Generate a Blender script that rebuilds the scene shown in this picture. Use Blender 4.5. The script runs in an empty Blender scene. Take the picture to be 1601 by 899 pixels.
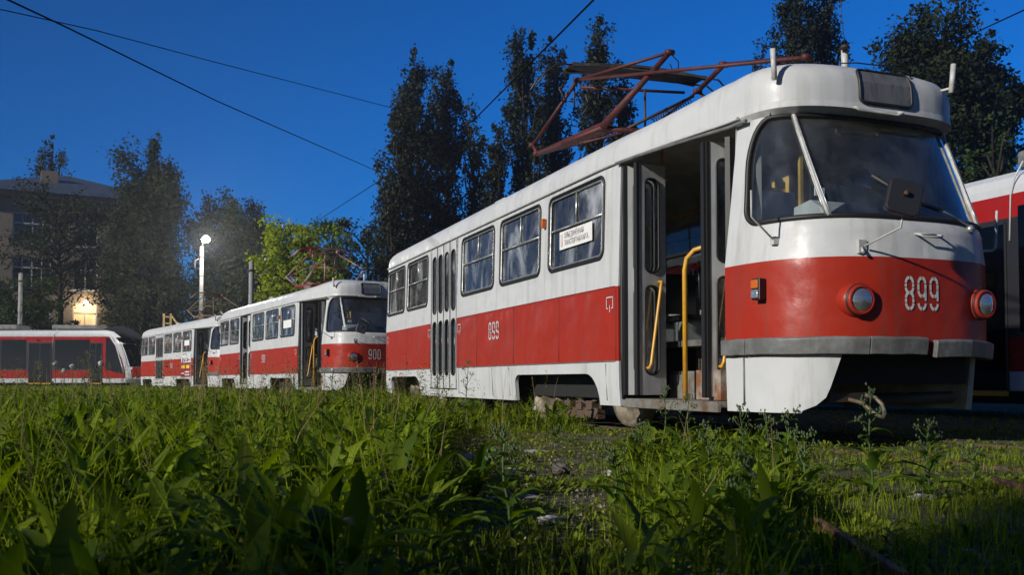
import bpy, bmesh, math, random
import numpy as np
from mathutils import Vector, Matrix
from mathutils.geometry import delaunay_2d_cdt
R = math.radians
rnd = random.Random(7)
rng = np.random.default_rng(11)
scn = bpy.context.scene
COL = scn.collection

# ------------------------------------------------------------------ camera
TH, PITCH, FPX, HC = R(20.8), R(2.0), 1480.0, 0.5
cd = bpy.data.cameras.new('camera'); cam = bpy.data.objects.new('camera', cd); COL.objects.link(cam)
scn.camera = cam
cam.location = (0, 0, HC)
cam.rotation_euler = (R(90) + PITCH, 0, -TH)
cd.sensor_width = 36; cd.lens = FPX / 1601 * 36
cd.shift_y = (595 - FPX * math.tan(PITCH) - 449.5) / 1601
cd.clip_start = 0.05; cd.clip_end = 3000
cd.dof.use_dof = True; cd.dof.focus_distance = 9.0; cd.dof.aperture_fstop = 8.0

SHADE = [(-11.3, -8.3, 10.5, 3.0), (-8.5, -12.0, 11, 2.6), (-6.0, -15.5, 11, 2.8)]   # unseen trees added behind the photographer for shade: right, ahead, height, half width
# ------------------------------------------------------------------ world, sun, exposure
SUN_EL = R(21); SUN_H = Vector((-0.955, -0.295, 0)).normalized()       # horizontal direction towards the light
w = bpy.data.worlds.new('World'); scn.world = w; w.use_nodes = True
nt = w.node_tree; bg = nt.nodes['Background']
sky = nt.nodes.new('ShaderNodeTexSky'); sky.sky_type = 'NISHITA'; sky.sun_disc = False
sky.sun_elevation = R(5.0); sky.sun_rotation = math.atan2(SUN_H.x, SUN_H.y)
sky.air_density = 1.0; sky.dust_density = 0.0; sky.ozone_density = 6.0; sky.altitude = 1500
tint = nt.nodes.new('ShaderNodeMix'); tint.data_type = 'RGBA'; tint.blend_type = 'MULTIPLY'
tint.inputs[0].default_value = 1.0; tint.inputs[7].default_value = (0.50, 1.26, 1.50, 1)
nt.links.new(sky.outputs[0], tint.inputs[6])
# dusk: the afterglow side of the sky (ahead of the photographer, low) stays brighter than the sky overhead and behind
tcw = nt.nodes.new('ShaderNodeTexCoord'); dot = nt.nodes.new('ShaderNodeVectorMath'); dot.operation = 'DOT_PRODUCT'
dot.inputs[1].default_value = Vector((math.sin(TH + 0.25), math.cos(TH + 0.25), -0.25)).normalized()
mr = nt.nodes.new('ShaderNodeMapRange'); mr.inputs[1].default_value = 0.0; mr.inputs[2].default_value = 1.0; mr.inputs[3].default_value = 0.50; mr.inputs[4].default_value = 1.35
glow = nt.nodes.new('ShaderNodeVectorMath'); glow.operation = 'SCALE'
nt.links.new(tcw.outputs['Generated'], dot.inputs[0]); nt.links.new(dot.outputs['Value'], mr.inputs[0])
nt.links.new(tint.outputs[2], glow.inputs[0]); nt.links.new(mr.outputs[0], glow.inputs[3]); nt.links.new(glow.outputs[0], bg.inputs[0])
bg.inputs[1].default_value = 0.12
sd = bpy.data.lights.new('sun', 'SUN'); sun = bpy.data.objects.new('sun', sd); COL.objects.link(sun)
sd.energy = 4.6; sd.angle = R(1.0); sd.color = (1.0, 0.96, 0.88)
to = Vector((SUN_H.x * math.cos(SUN_EL), SUN_H.y * math.cos(SUN_EL), math.sin(SUN_EL)))
sun.rotation_euler = to.to_track_quat('Z', 'Y').to_euler(); sun.location = (-20, -10, 20)
scn.view_settings.view_transform = 'Standard'; scn.view_settings.look = 'None'
scn.view_settings.exposure = 0.0; scn.view_settings.gamma = 1.0; scn.view_settings.use_curve_mapping = False
scn.cycles.transparent_max_bounces = 24; scn.cycles.max_bounces = 8
scn.cycles.volume_bounces = 0
scn.cycles.caustics_reflective = False; scn.cycles.caustics_refractive = False

# ------------------------------------------------------------------ materials
MATS = {}
def newmat(name):
    m = bpy.data.materials.new(name); m.use_nodes = True
    return m, m.node_tree, m.node_tree.nodes['Principled BSDF']
def nd(nt, typ, **kw):
    n = nt.nodes.new(typ)
    for k, v in kw.items(): setattr(n, k, v)
    return n
def mat(name, col, rough=0.5, metal=0.0, var=0.0, scale=6.0, col2=None, amt=0.5, bump=0.0, bscale=30.0, coat=0.0, stretch=(1, 1, 1), spec=0.5):
    """plain or two tone procedural material: col broken up by col2 in noise patches"""
    if name in MATS: return MATS[name]
    m, nt, b = newmat(name)
    b.inputs['Roughness'].default_value = rough; b.inputs['Metallic'].default_value = metal
    b.inputs['Coat Weight'].default_value = coat; b.inputs['Coat Roughness'].default_value = 0.12
    b.inputs['Specular IOR Level'].default_value = spec
    tc = nd(nt, 'ShaderNodeTexCoord'); mp = nd(nt, 'ShaderNodeMapping'); mp.inputs['Scale'].default_value = stretch
    nt.links.new(tc.outputs['Object'], mp.inputs[0])
    c = (*col, 1)
    if col2 or var:
        if not col2: col2 = tuple(min(1, x * (1 - var)) for x in col)
        n = nd(nt, 'ShaderNodeTexNoise'); n.inputs['Scale'].default_value = scale; n.inputs['Detail'].default_value = 8; n.inputs['Roughness'].default_value = 0.65
        nt.links.new(mp.outputs[0], n.inputs['Vector'])
        r = nd(nt, 'ShaderNodeValToRGB'); lo = 0.62 - amt * 0.3
        r.color_ramp.elements[0].position = max(0, lo - 0.10); r.color_ramp.elements[1].position = lo + 0.12
        r.color_ramp.elements[0].color = c; r.color_ramp.elements[1].color = (*col2, 1)
        nt.links.new(n.outputs[0], r.inputs[0]); nt.links.new(r.outputs[0], b.inputs['Base Color'])
    else: b.inputs['Base Color'].default_value = c
    if bump:
        n2 = nd(nt, 'ShaderNodeTexNoise'); n2.inputs['Scale'].default_value = bscale; n2.inputs['Detail'].default_value = 4
        nt.links.new(mp.outputs[0], n2.inputs['Vector'])
        bp = nd(nt, 'ShaderNodeBump'); bp.inputs['Strength'].default_value = bump; bp.inputs['Distance'].default_value = 0.02
        nt.links.new(n2.outputs[0], bp.inputs['Height']); nt.links.new(bp.outputs[0], b.inputs['Normal'])
    MATS[name] = m; return m
def paint(name, col, dirt, rough=0.3, grime=0.35, rust=True):
    """old hand-brushed tram enamel: dents, brush ripple, rain streaks, chips"""
    m, nt, b = newmat(name)
    tc = nd(nt, 'ShaderNodeTexCoord')
    def noise(scale, detail=5, st=(1, 1, 1), rgh=0.6):
        mp = nd(nt, 'ShaderNodeMapping'); mp.inputs['Scale'].default_value = st
        n = nd(nt, 'ShaderNodeTexNoise'); n.inputs['Scale'].default_value = scale; n.inputs['Detail'].default_value = detail; n.inputs['Roughness'].default_value = rgh
        nt.links.new(tc.outputs['Object'], mp.inputs[0]); nt.links.new(mp.outputs[0], n.inputs['Vector']); return n
    def ramp(n, a, bb, c0, c1):
        r = nd(nt, 'ShaderNodeValToRGB'); e = r.color_ramp.elements
        e[0].position = a; e[1].position = bb; e[0].color = c0; e[1].color = c1
        nt.links.new(n.outputs[0], r.inputs[0]); return r
    def mix(fac, c1, c2, t='MIX'):
        x = nd(nt, 'ShaderNodeMix', data_type='RGBA', blend_type=t)
        nt.links.new(fac.outputs[0], x.inputs[0])
        if isinstance(c1, tuple): x.inputs[6].default_value = c1
        else: nt.links.new(c1.outputs[2] if c1.bl_idname == 'ShaderNodeMix' else c1.outputs[0], x.inputs[6])
        x.inputs[7].default_value = c2; return x
    W0, W1 = (0, 0, 0, 1), (1, 1, 1, 1)
    patches = ramp(noise(1.1, 6), 0.42, 0.72, W0, (0.45, 0.45, 0.45, 1))
    streak = ramp(noise(3.2, 7, (3.0, 3.0, 0.22)), 0.50, 0.80, W0, (grime, grime, grime, 1))
    speck = ramp(noise(30, 7, rgh=0.85), 0.64, 0.69, W0, (0.8, 0.8, 0.8, 1))
    c = mix(patches, (*col, 1), (*[x * 0.80 + 0.02 for x in col], 1))
    c = mix(streak, c, (*dirt, 1))
    if rust: c = mix(speck, c, (0.16, 0.07, 0.035, 1))
    nt.links.new(c.outputs[2], b.inputs['Base Color'])
    rr = ramp(noise(2.5, 6), 0.3, 0.7, (rough * 0.7,) * 3 + (1,), (rough * 1.7,) * 3 + (1,))
    nt.links.new(rr.outputs[0], b.inputs['Roughness'])
    b1 = nd(nt, 'ShaderNodeBump'); b1.inputs['Strength'].default_value = 0.75; b1.inputs['Distance'].default_value = 0.05
    nt.links.new(noise(1.7, 2).outputs[0], b1.inputs['Height'])
    b.inputs['Specular IOR Level'].default_value = 0.32
    b2 = nd(nt, 'ShaderNodeBump'); b2.inputs['Strength'].default_value = 0.14; b2.inputs['Distance'].default_value = 0.01
    nt.links.new(noise(22, 4).outputs[0], b2.inputs['Height']); nt.links.new(b1.outputs[0], b2.inputs['Normal'])
    nt.links.new(b2.outputs[0], b.inputs['Normal'])
    MATS[name] = m; return m
def glass(name, tintc=(0.75, 0.8, 0.8), dirt=0.12, refl=1.0, rough=0.02, dcol=(0.5, 0.52, 0.52), glare_smear=0.0):
    m, nt, b = newmat(name); nt.nodes.remove(b)
    out = nt.nodes['Material Output']
    tr = nd(nt, 'ShaderNodeBsdfTransparent'); tr.inputs[0].default_value = (*tintc, 1)
    gl = nd(nt, 'ShaderNodeBsdfGlossy'); gl.inputs['Roughness'].default_value = rough
    df = nd(nt, 'ShaderNodeBsdfDiffuse'); df.inputs[0].default_value = (*dcol, 1)
    lw = nd(nt, 'ShaderNodeFresnel'); lw.inputs[0].default_value = 1.5
    mu = nd(nt, 'ShaderNodeMath', operation='MULTIPLY_ADD'); mu.inputs[1].default_value = 1.5 * refl; mu.inputs[2].default_value = 0.03; mu.use_clamp = True
    nt.links.new(lw.outputs[0], mu.inputs[0])
    tc = nd(nt, 'ShaderNodeTexCoord'); mp = nd(nt, 'ShaderNodeMapping'); mp.inputs['Scale'].default_value = (2, 2, 1)
    n = nd(nt, 'ShaderNodeTexNoise'); n.inputs['Scale'].default_value = 3.5; n.inputs['Detail'].default_value = 8; n.inputs['Roughness'].default_value = 0.7
    nt.links.new(tc.outputs['Object'], mp.inputs[0]); nt.links.new(mp.outputs[0], n.inputs['Vector'])
    r = nd(nt, 'ShaderNodeMapRange'); r.inputs[1].default_value = 0.35; r.inputs[2].default_value = 0.8; r.inputs[3].default_value = dirt * 0.3; r.inputs[4].default_value = dirt * 2.2
    nt.links.new(n.outputs[0], r.inputs[0])
    if glare_smear:                                                          # dusty glass: reflected glare painted in as pale near-vertical smears
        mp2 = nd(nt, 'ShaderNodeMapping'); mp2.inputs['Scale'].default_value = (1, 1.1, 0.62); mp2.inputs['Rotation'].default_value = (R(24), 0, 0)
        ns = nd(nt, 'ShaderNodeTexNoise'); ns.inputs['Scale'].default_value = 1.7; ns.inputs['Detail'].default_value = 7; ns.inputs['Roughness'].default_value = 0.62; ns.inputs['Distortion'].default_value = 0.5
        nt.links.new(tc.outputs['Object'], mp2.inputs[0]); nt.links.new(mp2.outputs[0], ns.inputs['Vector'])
        rs_ = nd(nt, 'ShaderNodeMapRange'); rs_.inputs[1].default_value = 0.49; rs_.inputs[2].default_value = 0.70; rs_.inputs[4].default_value = glare_smear; nt.links.new(ns.outputs[0], rs_.inputs[0])
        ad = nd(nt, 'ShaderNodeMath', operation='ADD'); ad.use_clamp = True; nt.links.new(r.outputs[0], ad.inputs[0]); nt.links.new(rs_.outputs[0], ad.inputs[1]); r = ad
    m1 = nd(nt, 'ShaderNodeMixShader'); m2 = nd(nt, 'ShaderNodeMixShader')
    nt.links.new(r.outputs[0], m1.inputs[0]); nt.links.new(tr.outputs[0], m1.inputs[1]); nt.links.new(df.outputs[0], m1.inputs[2])
    nt.links.new(mu.outputs[0], m2.inputs[0]); nt.links.new(m1.outputs[0], m2.inputs[1]); nt.links.new(gl.outputs[0], m2.inputs[2])
    bp = nd(nt, 'ShaderNodeBump'); bp.inputs['Strength'].default_value = 0.06; bp.inputs['Distance'].default_value = 0.05
    n3 = nd(nt, 'ShaderNodeTexNoise'); n3.inputs['Scale'].default_value = 1.5
    nt.links.new(tc.outputs['Object'], n3.inputs['Vector']); nt.links.new(n3.outputs[0], bp.inputs['Height']); nt.links.new(bp.outputs[0], gl.inputs['Normal'])
    nt.links.new(m2.outputs[0], out.inputs[0]); MATS[name] = m; return m
def leafmat(name, c1, c2, trans=0.35, rough=0.5, veins=False):
    m, nt, b = newmat(name)
    g = nd(nt, 'ShaderNodeNewGeometry'); r = nd(nt, 'ShaderNodeMix', data_type='RGBA')
    r.inputs[6].default_value = (*c1, 1); r.inputs[7].default_value = (*c2, 1)
    nt.links.new(g.outputs['Random Per Island'], r.inputs[0]); nt.links.new(r.outputs[2], b.inputs['Base Color'])
    b.inputs['Roughness'].default_value = rough; b.inputs['Specular IOR Level'].default_value = 0.12
    t = nd(nt, 'ShaderNodeBsdfTranslucent'); hs = nd(nt, 'ShaderNodeHueSaturation'); hs.inputs['Value'].default_value = 1.6; hs.inputs['Saturation'].default_value = 1.1
    nt.links.new(r.outputs[2], hs.inputs['Color']); nt.links.new(hs.outputs[0], t.inputs[0])
    mx = nd(nt, 'ShaderNodeMixShader'); mx.inputs[0].default_value = trans
    nt.links.new(b.outputs[0], mx.inputs[1]); nt.links.new(t.outputs[0], mx.inputs[2]); nt.links.new(mx.outputs[0], nt.nodes['Material Output'].inputs[0])
    MATS[name] = m; return m
def emis(name, col, s):
    m, nt, b = newmat(name); b.inputs['Base Color'].default_value = (*col, 1)
    b.inputs['Emission Color'].default_value = (*col, 1); b.inputs['Emission Strength'].default_value = s
    MATS[name] = m; return m

paint('white_paint', (0.52, 0.525, 0.525), (0.26, 0.245, 0.21), 0.36, 0.65)
paint('roof_paint', (0.52, 0.525, 0.525), (0.30, 0.285, 0.25), 0.36, 0.5, False)
paint('red_paint', (0.32, 0.020, 0.006), (0.17, 0.05, 0.035), 0.36, 0.60)
paint('door_paint', (0.50, 0.505, 0.50), (0.22, 0.21, 0.19), 0.35, 0.6)
paint('modern_white', (0.50, 0.51, 0.53), (0.4, 0.4, 0.4), 0.2, 0.2, False)
paint('modern_red', (0.30, 0.008, 0.006), (0.20, 0.03, 0.02), 0.2, 0.2, False)
mat('interior_paint', (0.72, 0.71, 0.64), 0.5, var=0.3, scale=3)
mat('ceiling_paint', (0.75, 0.72, 0.62), 0.5, var=0.3, scale=3)
mat('interior_floor', (0.14, 0.13, 0.12), 0.7, var=0.4)
mat('rubber', (0.012, 0.012, 0.012), 0.55)
mat('cable_black', (0.008, 0.008, 0.008), 1.0, spec=0.0)
mat('aluminium', (0.55, 0.56, 0.55), 0.35, 0.7, var=0.4, scale=20)
mat('bumper_grey', (0.17, 0.175, 0.17), 0.5, 0.0, col2=(0.10, 0.10, 0.095), scale=5, bump=0.5, bscale=6)
mat('yellow_rail', (0.60, 0.33, 0.01), 0.35, col2=(0.55, 0.26, 0.03), scale=12)
mat('pantograph_red', (0.10, 0.012, 0.010), 0.6, col2=(0.045, 0.012, 0.010), scale=9, bump=0.3)
mat('dark_steel', (0.035, 0.03, 0.028), 0.6, 0.3, col2=(0.07, 0.04, 0.025), scale=6)
mat('rusty_steel', (0.10, 0.08, 0.065), 0.7, 0.2, col2=(0.12, 0.06, 0.035), scale=9, bump=0.4)
mat('wheel_steel', (0.22, 0.19, 0.14), 0.6, 0.3, col2=(0.12, 0.09, 0.06), scale=8)
mat('step_rust', (0.30, 0.28, 0.24), 0.6, 0.0, col2=(0.20, 0.08, 0.03), scale=7, amt=0.5)
mat('step_grey', (0.24, 0.235, 0.21), 0.5, 0.3, col2=(0.16, 0.09, 0.05), scale=6, amt=0.3)
mat('black_plastic', (0.02, 0.02, 0.022), 0.35)
mat('seat_black', (0.02, 0.02, 0.02), 0.45)
mat('white_marking', (0.60, 0.60, 0.60), 0.4, var=0.12, scale=14)
mat('dull_white', (0.55, 0.55, 0.52), 0.45, var=0.3, scale=8)
mat('amber', (0.48, 0.11, 0.01), 0.2)
mat('clear_lens', (0.6, 0.62, 0.62), 0.10, 0.85, bump=0.25, bscale=25)
mat('ochre_panel', (0.50, 0.33, 0.08), 0.6, var=0.3)
mat('cab_grey', (0.50, 0.52, 0.52), 0.5, var=0.2)
mat('paper', (0.72, 0.72, 0.70), 0.8, var=0.08)
mat('print_grey', (0.30, 0.25, 0.26), 0.8)
mat('board_dust', (0.06, 0.062, 0.065), 0.3, col2=(0.14, 0.14, 0.135), scale=5, stretch=(3, 3, 0.6), amt=0.75, coat=0.6)
mat('seam_dark', (0.12, 0.02, 0.015), 0.6)
mat('undercar_black', (0.012, 0.012, 0.012), 0.8)
glass('tram_glass', (0.36, 0.38, 0.38), 0.08, 0.7, 0.03, (0.50, 0.52, 0.54), glare_smear=0.75)
glass('front_glass', (0.82, 0.87, 0.88), 0.03, 1.3, 0.02, (.42, .47, .55), glare_smear=0.10)
glass('far_glass', (0.72, 0.75, 0.76), 0.04, 0.6, 0.03)
glass('dark_glass', (0.10, 0.11, 0.12), 0.02, 0.8, 0.02)

# ------------------------------------------------------------------ mesh builder
class MB:
    def __init__(s): s.v = []; s.f = []; s.m = []; s.sm = []
    def add(s, vs, fs, mi=0, smooth=False):
        o = len(s.v); s.v += [tuple(p) for p in vs]
        s.f += [tuple(i + o for i in f) for f in fs]; s.m += [mi] * len(fs); s.sm += [smooth] * len(fs)
    def box(s, c, d, mi=0, rot=None, bev=0.0):
        x, y, z = (k / 2 for k in d)
        vs = [Vector((a * x, b * y, cc * z)) for a in (-1, 1) for b in (-1, 1) for cc in (-1, 1)]
        if rot is not None: vs = [rot @ v for v in vs]
        vs = [v + Vector(c) for v in vs]
        fs = [(0, 1, 3, 2), (4, 6, 7, 5), (0, 4, 5, 1), (2, 3, 7, 6), (0, 2, 6, 4), (1, 5, 7, 3)]
        s.add(vs, fs, mi)
    def tube(s, pts, r, n=8, mi=0, closed=False, cap=True, rs=None):
        pts = [Vector(p) for p in pts]; N = len(pts)
        if N < 2: return
        rings = []; up = None
        for i, p in enumerate(pts):
            if closed: t = pts[(i + 1) % N] - pts[i - 1]
            else: t = pts[min(i + 1, N - 1)] - pts[max(i - 1, 0)]
            if t.length < 1e-9: t = Vector((0, 0, 1))
            t.normalize()
            if up is None: up = Vector((0, 0, 1)) if abs(t.z) < 0.9 else Vector((1, 0, 0))
            a = t.cross(up)
            if a.length < 1e-4: a = t.orthogonal()
            a.normalize(); b = a.cross(t).normalized(); up = b
            rr = rs[i] if rs is not None else r
            rings.append([p + (a * math.cos(k * 2 * math.pi / n) + b * math.sin(k * 2 * math.pi / n)) * rr for k in range(n)])
        vs = [v for rg in rings for v in rg]; fs = []
        for i in range(N if closed else N - 1):
            j = (i + 1) % N
            for k in range(n): fs.append((i * n + k, i * n + (k + 1) % n, j * n + (k + 1) % n, j * n + k))
        s.add(vs, fs, mi, True)
        if cap and not closed:
            o = len(s.v) - len(vs)
            s.f.append(tuple(o + k for k in range(n))[::-1]); s.m.append(mi); s.sm.append(False)
            s.f.append(tuple(o + (N - 1) * n + k for k in range(n))); s.m.append(mi); s.sm.append(False)
    def lathe(s, prof, c, axis, n=24, mi=0):
        """prof [(radius, height along axis)]"""
        ax = Vector(axis).normalized(); a = ax.orthogonal().normalized(); b = ax.cross(a)
        vs = []; fs = []
        for r_, h in prof:
            for k in range(n):
                t = 2 * math.pi * k / n
                vs.append(Vector(c) + ax * h + (a * math.cos(t) + b * math.sin(t)) * r_)
        for i in range(len(prof) - 1):
            for k in range(n): fs.append((i * n + k, i * n + (k + 1) % n, (i + 1) * n + (k + 1) % n, (i + 1) * n + k))
        s.add(vs, fs, mi, True)
    def prism(s, poly, y0, y1, axes='xz', mi=0):
        """extrude a 2D polygon"""
        def P(p, t):
            return {'xz': (p[0], t, p[1]), 'yz': (t, p[0], p[1]), 'xy': (p[0], p[1], t)}[axes]
        n = len(poly)
        vs = [P(p, y0) for p in poly] + [P(p, y1) for p in poly]
        fs = [tuple(range(n))[::-1], tuple(range(n, 2 * n))] + [(i, (i + 1) % n, n + (i + 1) % n, n + i) for i in range(n)]
        s.add(vs, fs, mi)
    def build(s, name, mats, parent=None, bevel=0.0, solid=None):
        me = bpy.data.meshes.new(name); me.from_pydata(s.v, [], s.f)
        if not isinstance(mats, (list, tuple)): mats = [mats]
        for m_ in mats: me.materials.append(MATS[m_] if isinstance(m_, str) else m_)
        me.polygons.foreach_set('material_index', s.m); me.polygons.foreach_set('use_smooth', s.sm); me.update()
        bm = bmesh.new(); bm.from_mesh(me); bmesh.ops.recalc_face_normals(bm, faces=bm.faces) if solid is None else None; bm.to_mesh(me); bm.free()
        o = bpy.data.objects.new(name, me); COL.objects.link(o)
        if parent: o.parent = parent
        if solid:
            md = o.modifiers.new('thickness', 'SOLIDIFY'); md.thickness = solid[0]; md.offset = -1; md.material_offset = solid[1] if len(solid) > 1 else 0
            es = o.modifiers.new('crisp_edges', 'EDGE_SPLIT'); es.split_angle = R(42)
        if bevel:
            md = o.modifiers.new('bevel', 'BEVEL'); md.width = bevel; md.segments = 2; md.limit_method = 'ANGLE'; md.harden_normals = False
        return o
def tag(o, label=None, cat=None, group=None, kind=None):
    if label: o['label'] = label
    if cat: o['category'] = cat
    if group: o['group'] = group
    if kind: o['kind'] = kind
    return o
def empty(name, loc, rz=0.0, **kw):
    o = bpy.data.objects.new(name, None); COL.objects.link(o); o.location = loc; o.rotation_euler = (0, 0, rz); o.empty_display_size = 0.3
    return tag(o, **kw)
def copy_tree(o, parent=None, skip=()):
    c = o.copy(); COL.objects.link(c)
    if parent: c.parent = parent
    for ch in list(o.children):
        if ch.name.split('.')[0] in skip: continue
        copy_tree(ch, c)
    return c
def W(xc, z, zz=0.0):
    """camera-floor coordinates (right, ahead) -> world"""
    c, s = math.cos(TH), math.sin(TH)
    return Vector((xc * c + z * s, -xc * s + z * c, zz))
# ================================================================== old rounded tram (local: nose at y=0, door side x<0, z=0 rail head)
YJ, YR, YE = 1.1, 12.35, 12.95
def ws_(z): return float(np.interp(z, [0.2, 0.5, 1.43, 2.72], [1.225, 1.25, 1.25, 1.22]))
def wn_(z): return float(np.interp(z, [0.2, 0.8, 1.43, 2.62, 2.66, 2.72], [1.08, 1.10, 1.10, 0.96, 1.0, 0.99]))
def yc_(z): return float(np.interp(z, [0.2, 0.7, 0.83, 1.43, 1.66, 1.73, 2.62, 2.66, 2.72], [0.10, 0.02, 0, 0, 0.02, 0.06, 0.50, 0.39, 0.40]))
def nn_(z): return float(np.interp(z, [0.7, 1.6, 2.6], [2.8, 2.8, 3.3]))
def ye_(z): return YE - float(np.interp(z, [0.7, 1.5, 2.72], [0, 0, 0.22]))
def se(phi, wx, ly, n):
    c, s = abs(math.cos(phi)), abs(math.sin(phi))
    return wx * math.copysign(c ** (2 / n), math.cos(phi)), ly * s ** (2 / n)
def arc_table(wx, ly, n, N=2000):
    ph = np.linspace(0, math.pi, N); P_ = np.array([se(p, wx, ly, n) for p in ph])
    d = np.concatenate([[0], np.cumsum(np.linalg.norm(np.diff(P_, axis=0), axis=1))]); return ph, d
PHN, DN = arc_table(1.10, 1.10, 2.8); LN = float(DN[-1])
PHR, DR = arc_table(1.25, YE - YR, 3.2); LR = float(DR[-1])
SIDE = YR - YJ
A0, A1 = -SIDE - LR / 2, LN + SIDE + LR / 2
def S(a, z):
    """point on the body wall"""
    if 0 <= a <= LN:
        phi = float(np.interp(a, DN, PHN)); x, q = se(phi, wn_(z), YJ - yc_(z), nn_(z))
        return Vector((-x, YJ - q, z))
    left = a < 0; d = -a if left else a - LN
    if d <= SIDE:
        y = YJ + d; t = min(1, (y - YJ) / 2.1); k = math.sin(t * math.pi / 2)
        x = wn_(z) + (ws_(z) - wn_(z)) * k
    else:
        phi = float(np.interp(d - SIDE, DR, PHR)); x, q = se(phi, ws_(z), ye_(z) - YR, 3.2); y = YR + q
    return Vector((-x if left else x, y, z))
def SN(a, z):
    e = 0.01; u = S(a + e, z) - S(a - e, z); v = S(a, z + e) - S(a, z - e)
    n = u.cross(v)
    if n.length < 1e-9: n = Vector((0, -1, 0))
    n.normalize(); return n
def SO(a, z, off): return S(a, z) + SN(a, z) * off
def aL(y): return -(y - YJ)
def aR(y): return LN + (y - YJ)
def a_of_x(x, z=1.2):
    """nose parameter whose belt point has this local x"""
    lo, hi = 0.0, LN
    for _ in range(40):
        mid = (lo + hi) / 2
        if S(mid, z).x < x: lo = mid
        else: hi = mid
    return lo
def rrect(a0, a1, z0, z1, r, n=5, rs=None):
    rs = rs or (r, r, r, r)   # bl, br, tr, tl
    out = []
    for (cx, cz, t0), rr in zip(((a0, z0, 180), (a1, z0, 270), (a1, z1, 0), (a0, z1, 90)), rs):
        sx = 1 if cx == a0 else -1; sz = 1 if cz == z0 else -1
        for k in range(n + 1):
            t = R(t0 + 90 * k / n); out.append((cx + sx * rr + rr * math.cos(t), cz + sz * rr + rr * math.sin(t)))
    return out
def densify(poly, step=0.12):
    out = []
    for i, p in enumerate(poly):
        q = poly[(i + 1) % len(poly)]; d = math.hypot(q[0] - p[0], q[1] - p[1]); n = max(1, int(d / step))
        for k in range(n): out.append((p[0] + (q[0] - p[0]) * k / n, p[1] + (q[1] - p[1]) * k / n))
    return out
def inside(poly, x, y):
    c = False; n = len(poly); j = n - 1
    for i in range(n):
        if (poly[i][1] > y) != (poly[j][1] > y) and x < (poly[j][0] - poly[i][0]) * (y - poly[i][1]) / (poly[j][1] - poly[i][1]) + poly[i][0]: c = not c
        j = i
    return c
def panel(loops, keep, matf, avals, zvals, f3, lines=()):
    """CDT patch in (a,z), constrained by loops, mapped through f3; keep(a,z) selects faces"""
    pts = []; edges = []
    for lp in loops:
        o = len(pts); pts += lp; edges += [(o + i, o + (i + 1) % len(lp)) for i in range(len(lp))]
    for ln in lines:
        o = len(pts); pts += ln; edges += [(o + i, o + i + 1) for i in range(len(ln) - 1)]
    fixed = np.array(pts) if pts else np.zeros((0, 2))
    for a in avals:
        for z in zvals:
            if len(fixed) and np.min(np.abs(fixed[:, 0] - a) + np.abs(fixed[:, 1] - z)) < 0.02: continue
            pts.append((a, z))
    vs, es, fs, *_ = delaunay_2d_cdt([Vector(p) for p in pts], edges, [], 0, 1e-5)
    mb = MB(); use = {}; F = []; M = []
    for f in fs:
        ca = sum(vs[i][0] for i in f) / 3; cz = sum(vs[i][1] for i in f) / 3
        if keep(ca, cz):
            F.append(f); M.append(matf(ca, cz))
    out = []; 
    for f in F:
        for i in f:
            if i not in use: use[i] = len(out); out.append(f3(vs[i][0], vs[i][1]))
    mb.v = [tuple(p) for p in out]; mb.f = [tuple(use[i] for i in f) for f in F]; mb.m = M; mb.sm = [True] * len(F)
    return mb
def pane(poly, off, step=0.15):
    a0 = min(p[0] for p in poly); a1 = max(p[0] for p in poly); z0 = min(p[1] for p in poly); z1 = max(p[1] for p in poly)
    av = np.arange(a0, a1, step); zv = np.arange(z0, z1, step * 1.3)
    av = [a for a in av]; lp = densify(poly, step)
    return panel([lp], lambda a, z: inside(lp, a, z), lambda a, z: 0, [a for a in av], [z for z in zv if True], lambda a, z: SO(a, z, off))
def ribbon(mb, pts, wd, f, mi=0):
    """flat stroke in (u,v), mapped by f"""
    n = len(pts); L_ = []; Rr = []
    for i in range(n):
        p0 = pts[max(0, i - 1)]; p1 = pts[min(n - 1, i + 1)]
        tx, tz = p1[0] - p0[0], p1[1] - p0[1]; l = math.hypot(tx, tz) or 1
        nx, nz = -tz / l * wd / 2, tx / l * wd / 2
        L_.append(f(pts[i][0] + nx, pts[i][1] + nz)); Rr.append(f(pts[i][0] - nx, pts[i][1] - nz))
    mb.add(L_ + Rr, [(i, i + 1, n + i + 1, n + i) for i in range(n - 1)], mi)
def arc2(cx, cz, rx, rz, t0, t1, n=6): return [(cx + rx * math.cos(R(t0 + (t1 - t0) * k / n)), cz + rz * math.sin(R(t0 + (t1 - t0) * k / n))) for k in range(n + 1)]
def digit(ch):
    """stencil strokes in a box 0.46 wide, 1 high"""
    w2 = 0.165; c = 0.23; g = 0.012; st = []
    def ring(z0, z1):
        r = w2; top = z1 - r; bot = z0 + r; m_ = (top + bot) / 2
        return [arc2(c, top, r, r, 84, 4) , arc2(c, top, r, r, 96, 176)] + \
               ([[(c + r, top - g), (c + r, bot + g)], [(c - r, top - g), (c - r, bot + g)]] if top - bot > 0.05 else []) + \
               [arc2(c, bot, r, r, -4, -84), arc2(c, bot, r, r, -176, -96)]
    if ch == '8': st = ring(0.50, 0.94) + ring(0.06, 0.52)
    elif ch == '0': st = ring(0.06, 0.94)
    elif ch == '9': st = ring(0.42, 0.94) + [[(c + w2, 0.64), (c + w2, 0.30)], arc2(c, 0.225, w2, w2, -2, -84), arc2(c, 0.225, w2, w2, -96, -178)]
    elif ch == '6': st = ring(0.06, 0.58) + [[(c - w2, 0.36), (c - w2, 0.70)], arc2(c, 0.775, w2, w2, 178, 96), arc2(c, 0.775, w2, w2, 84, 2)]
    return st
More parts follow.
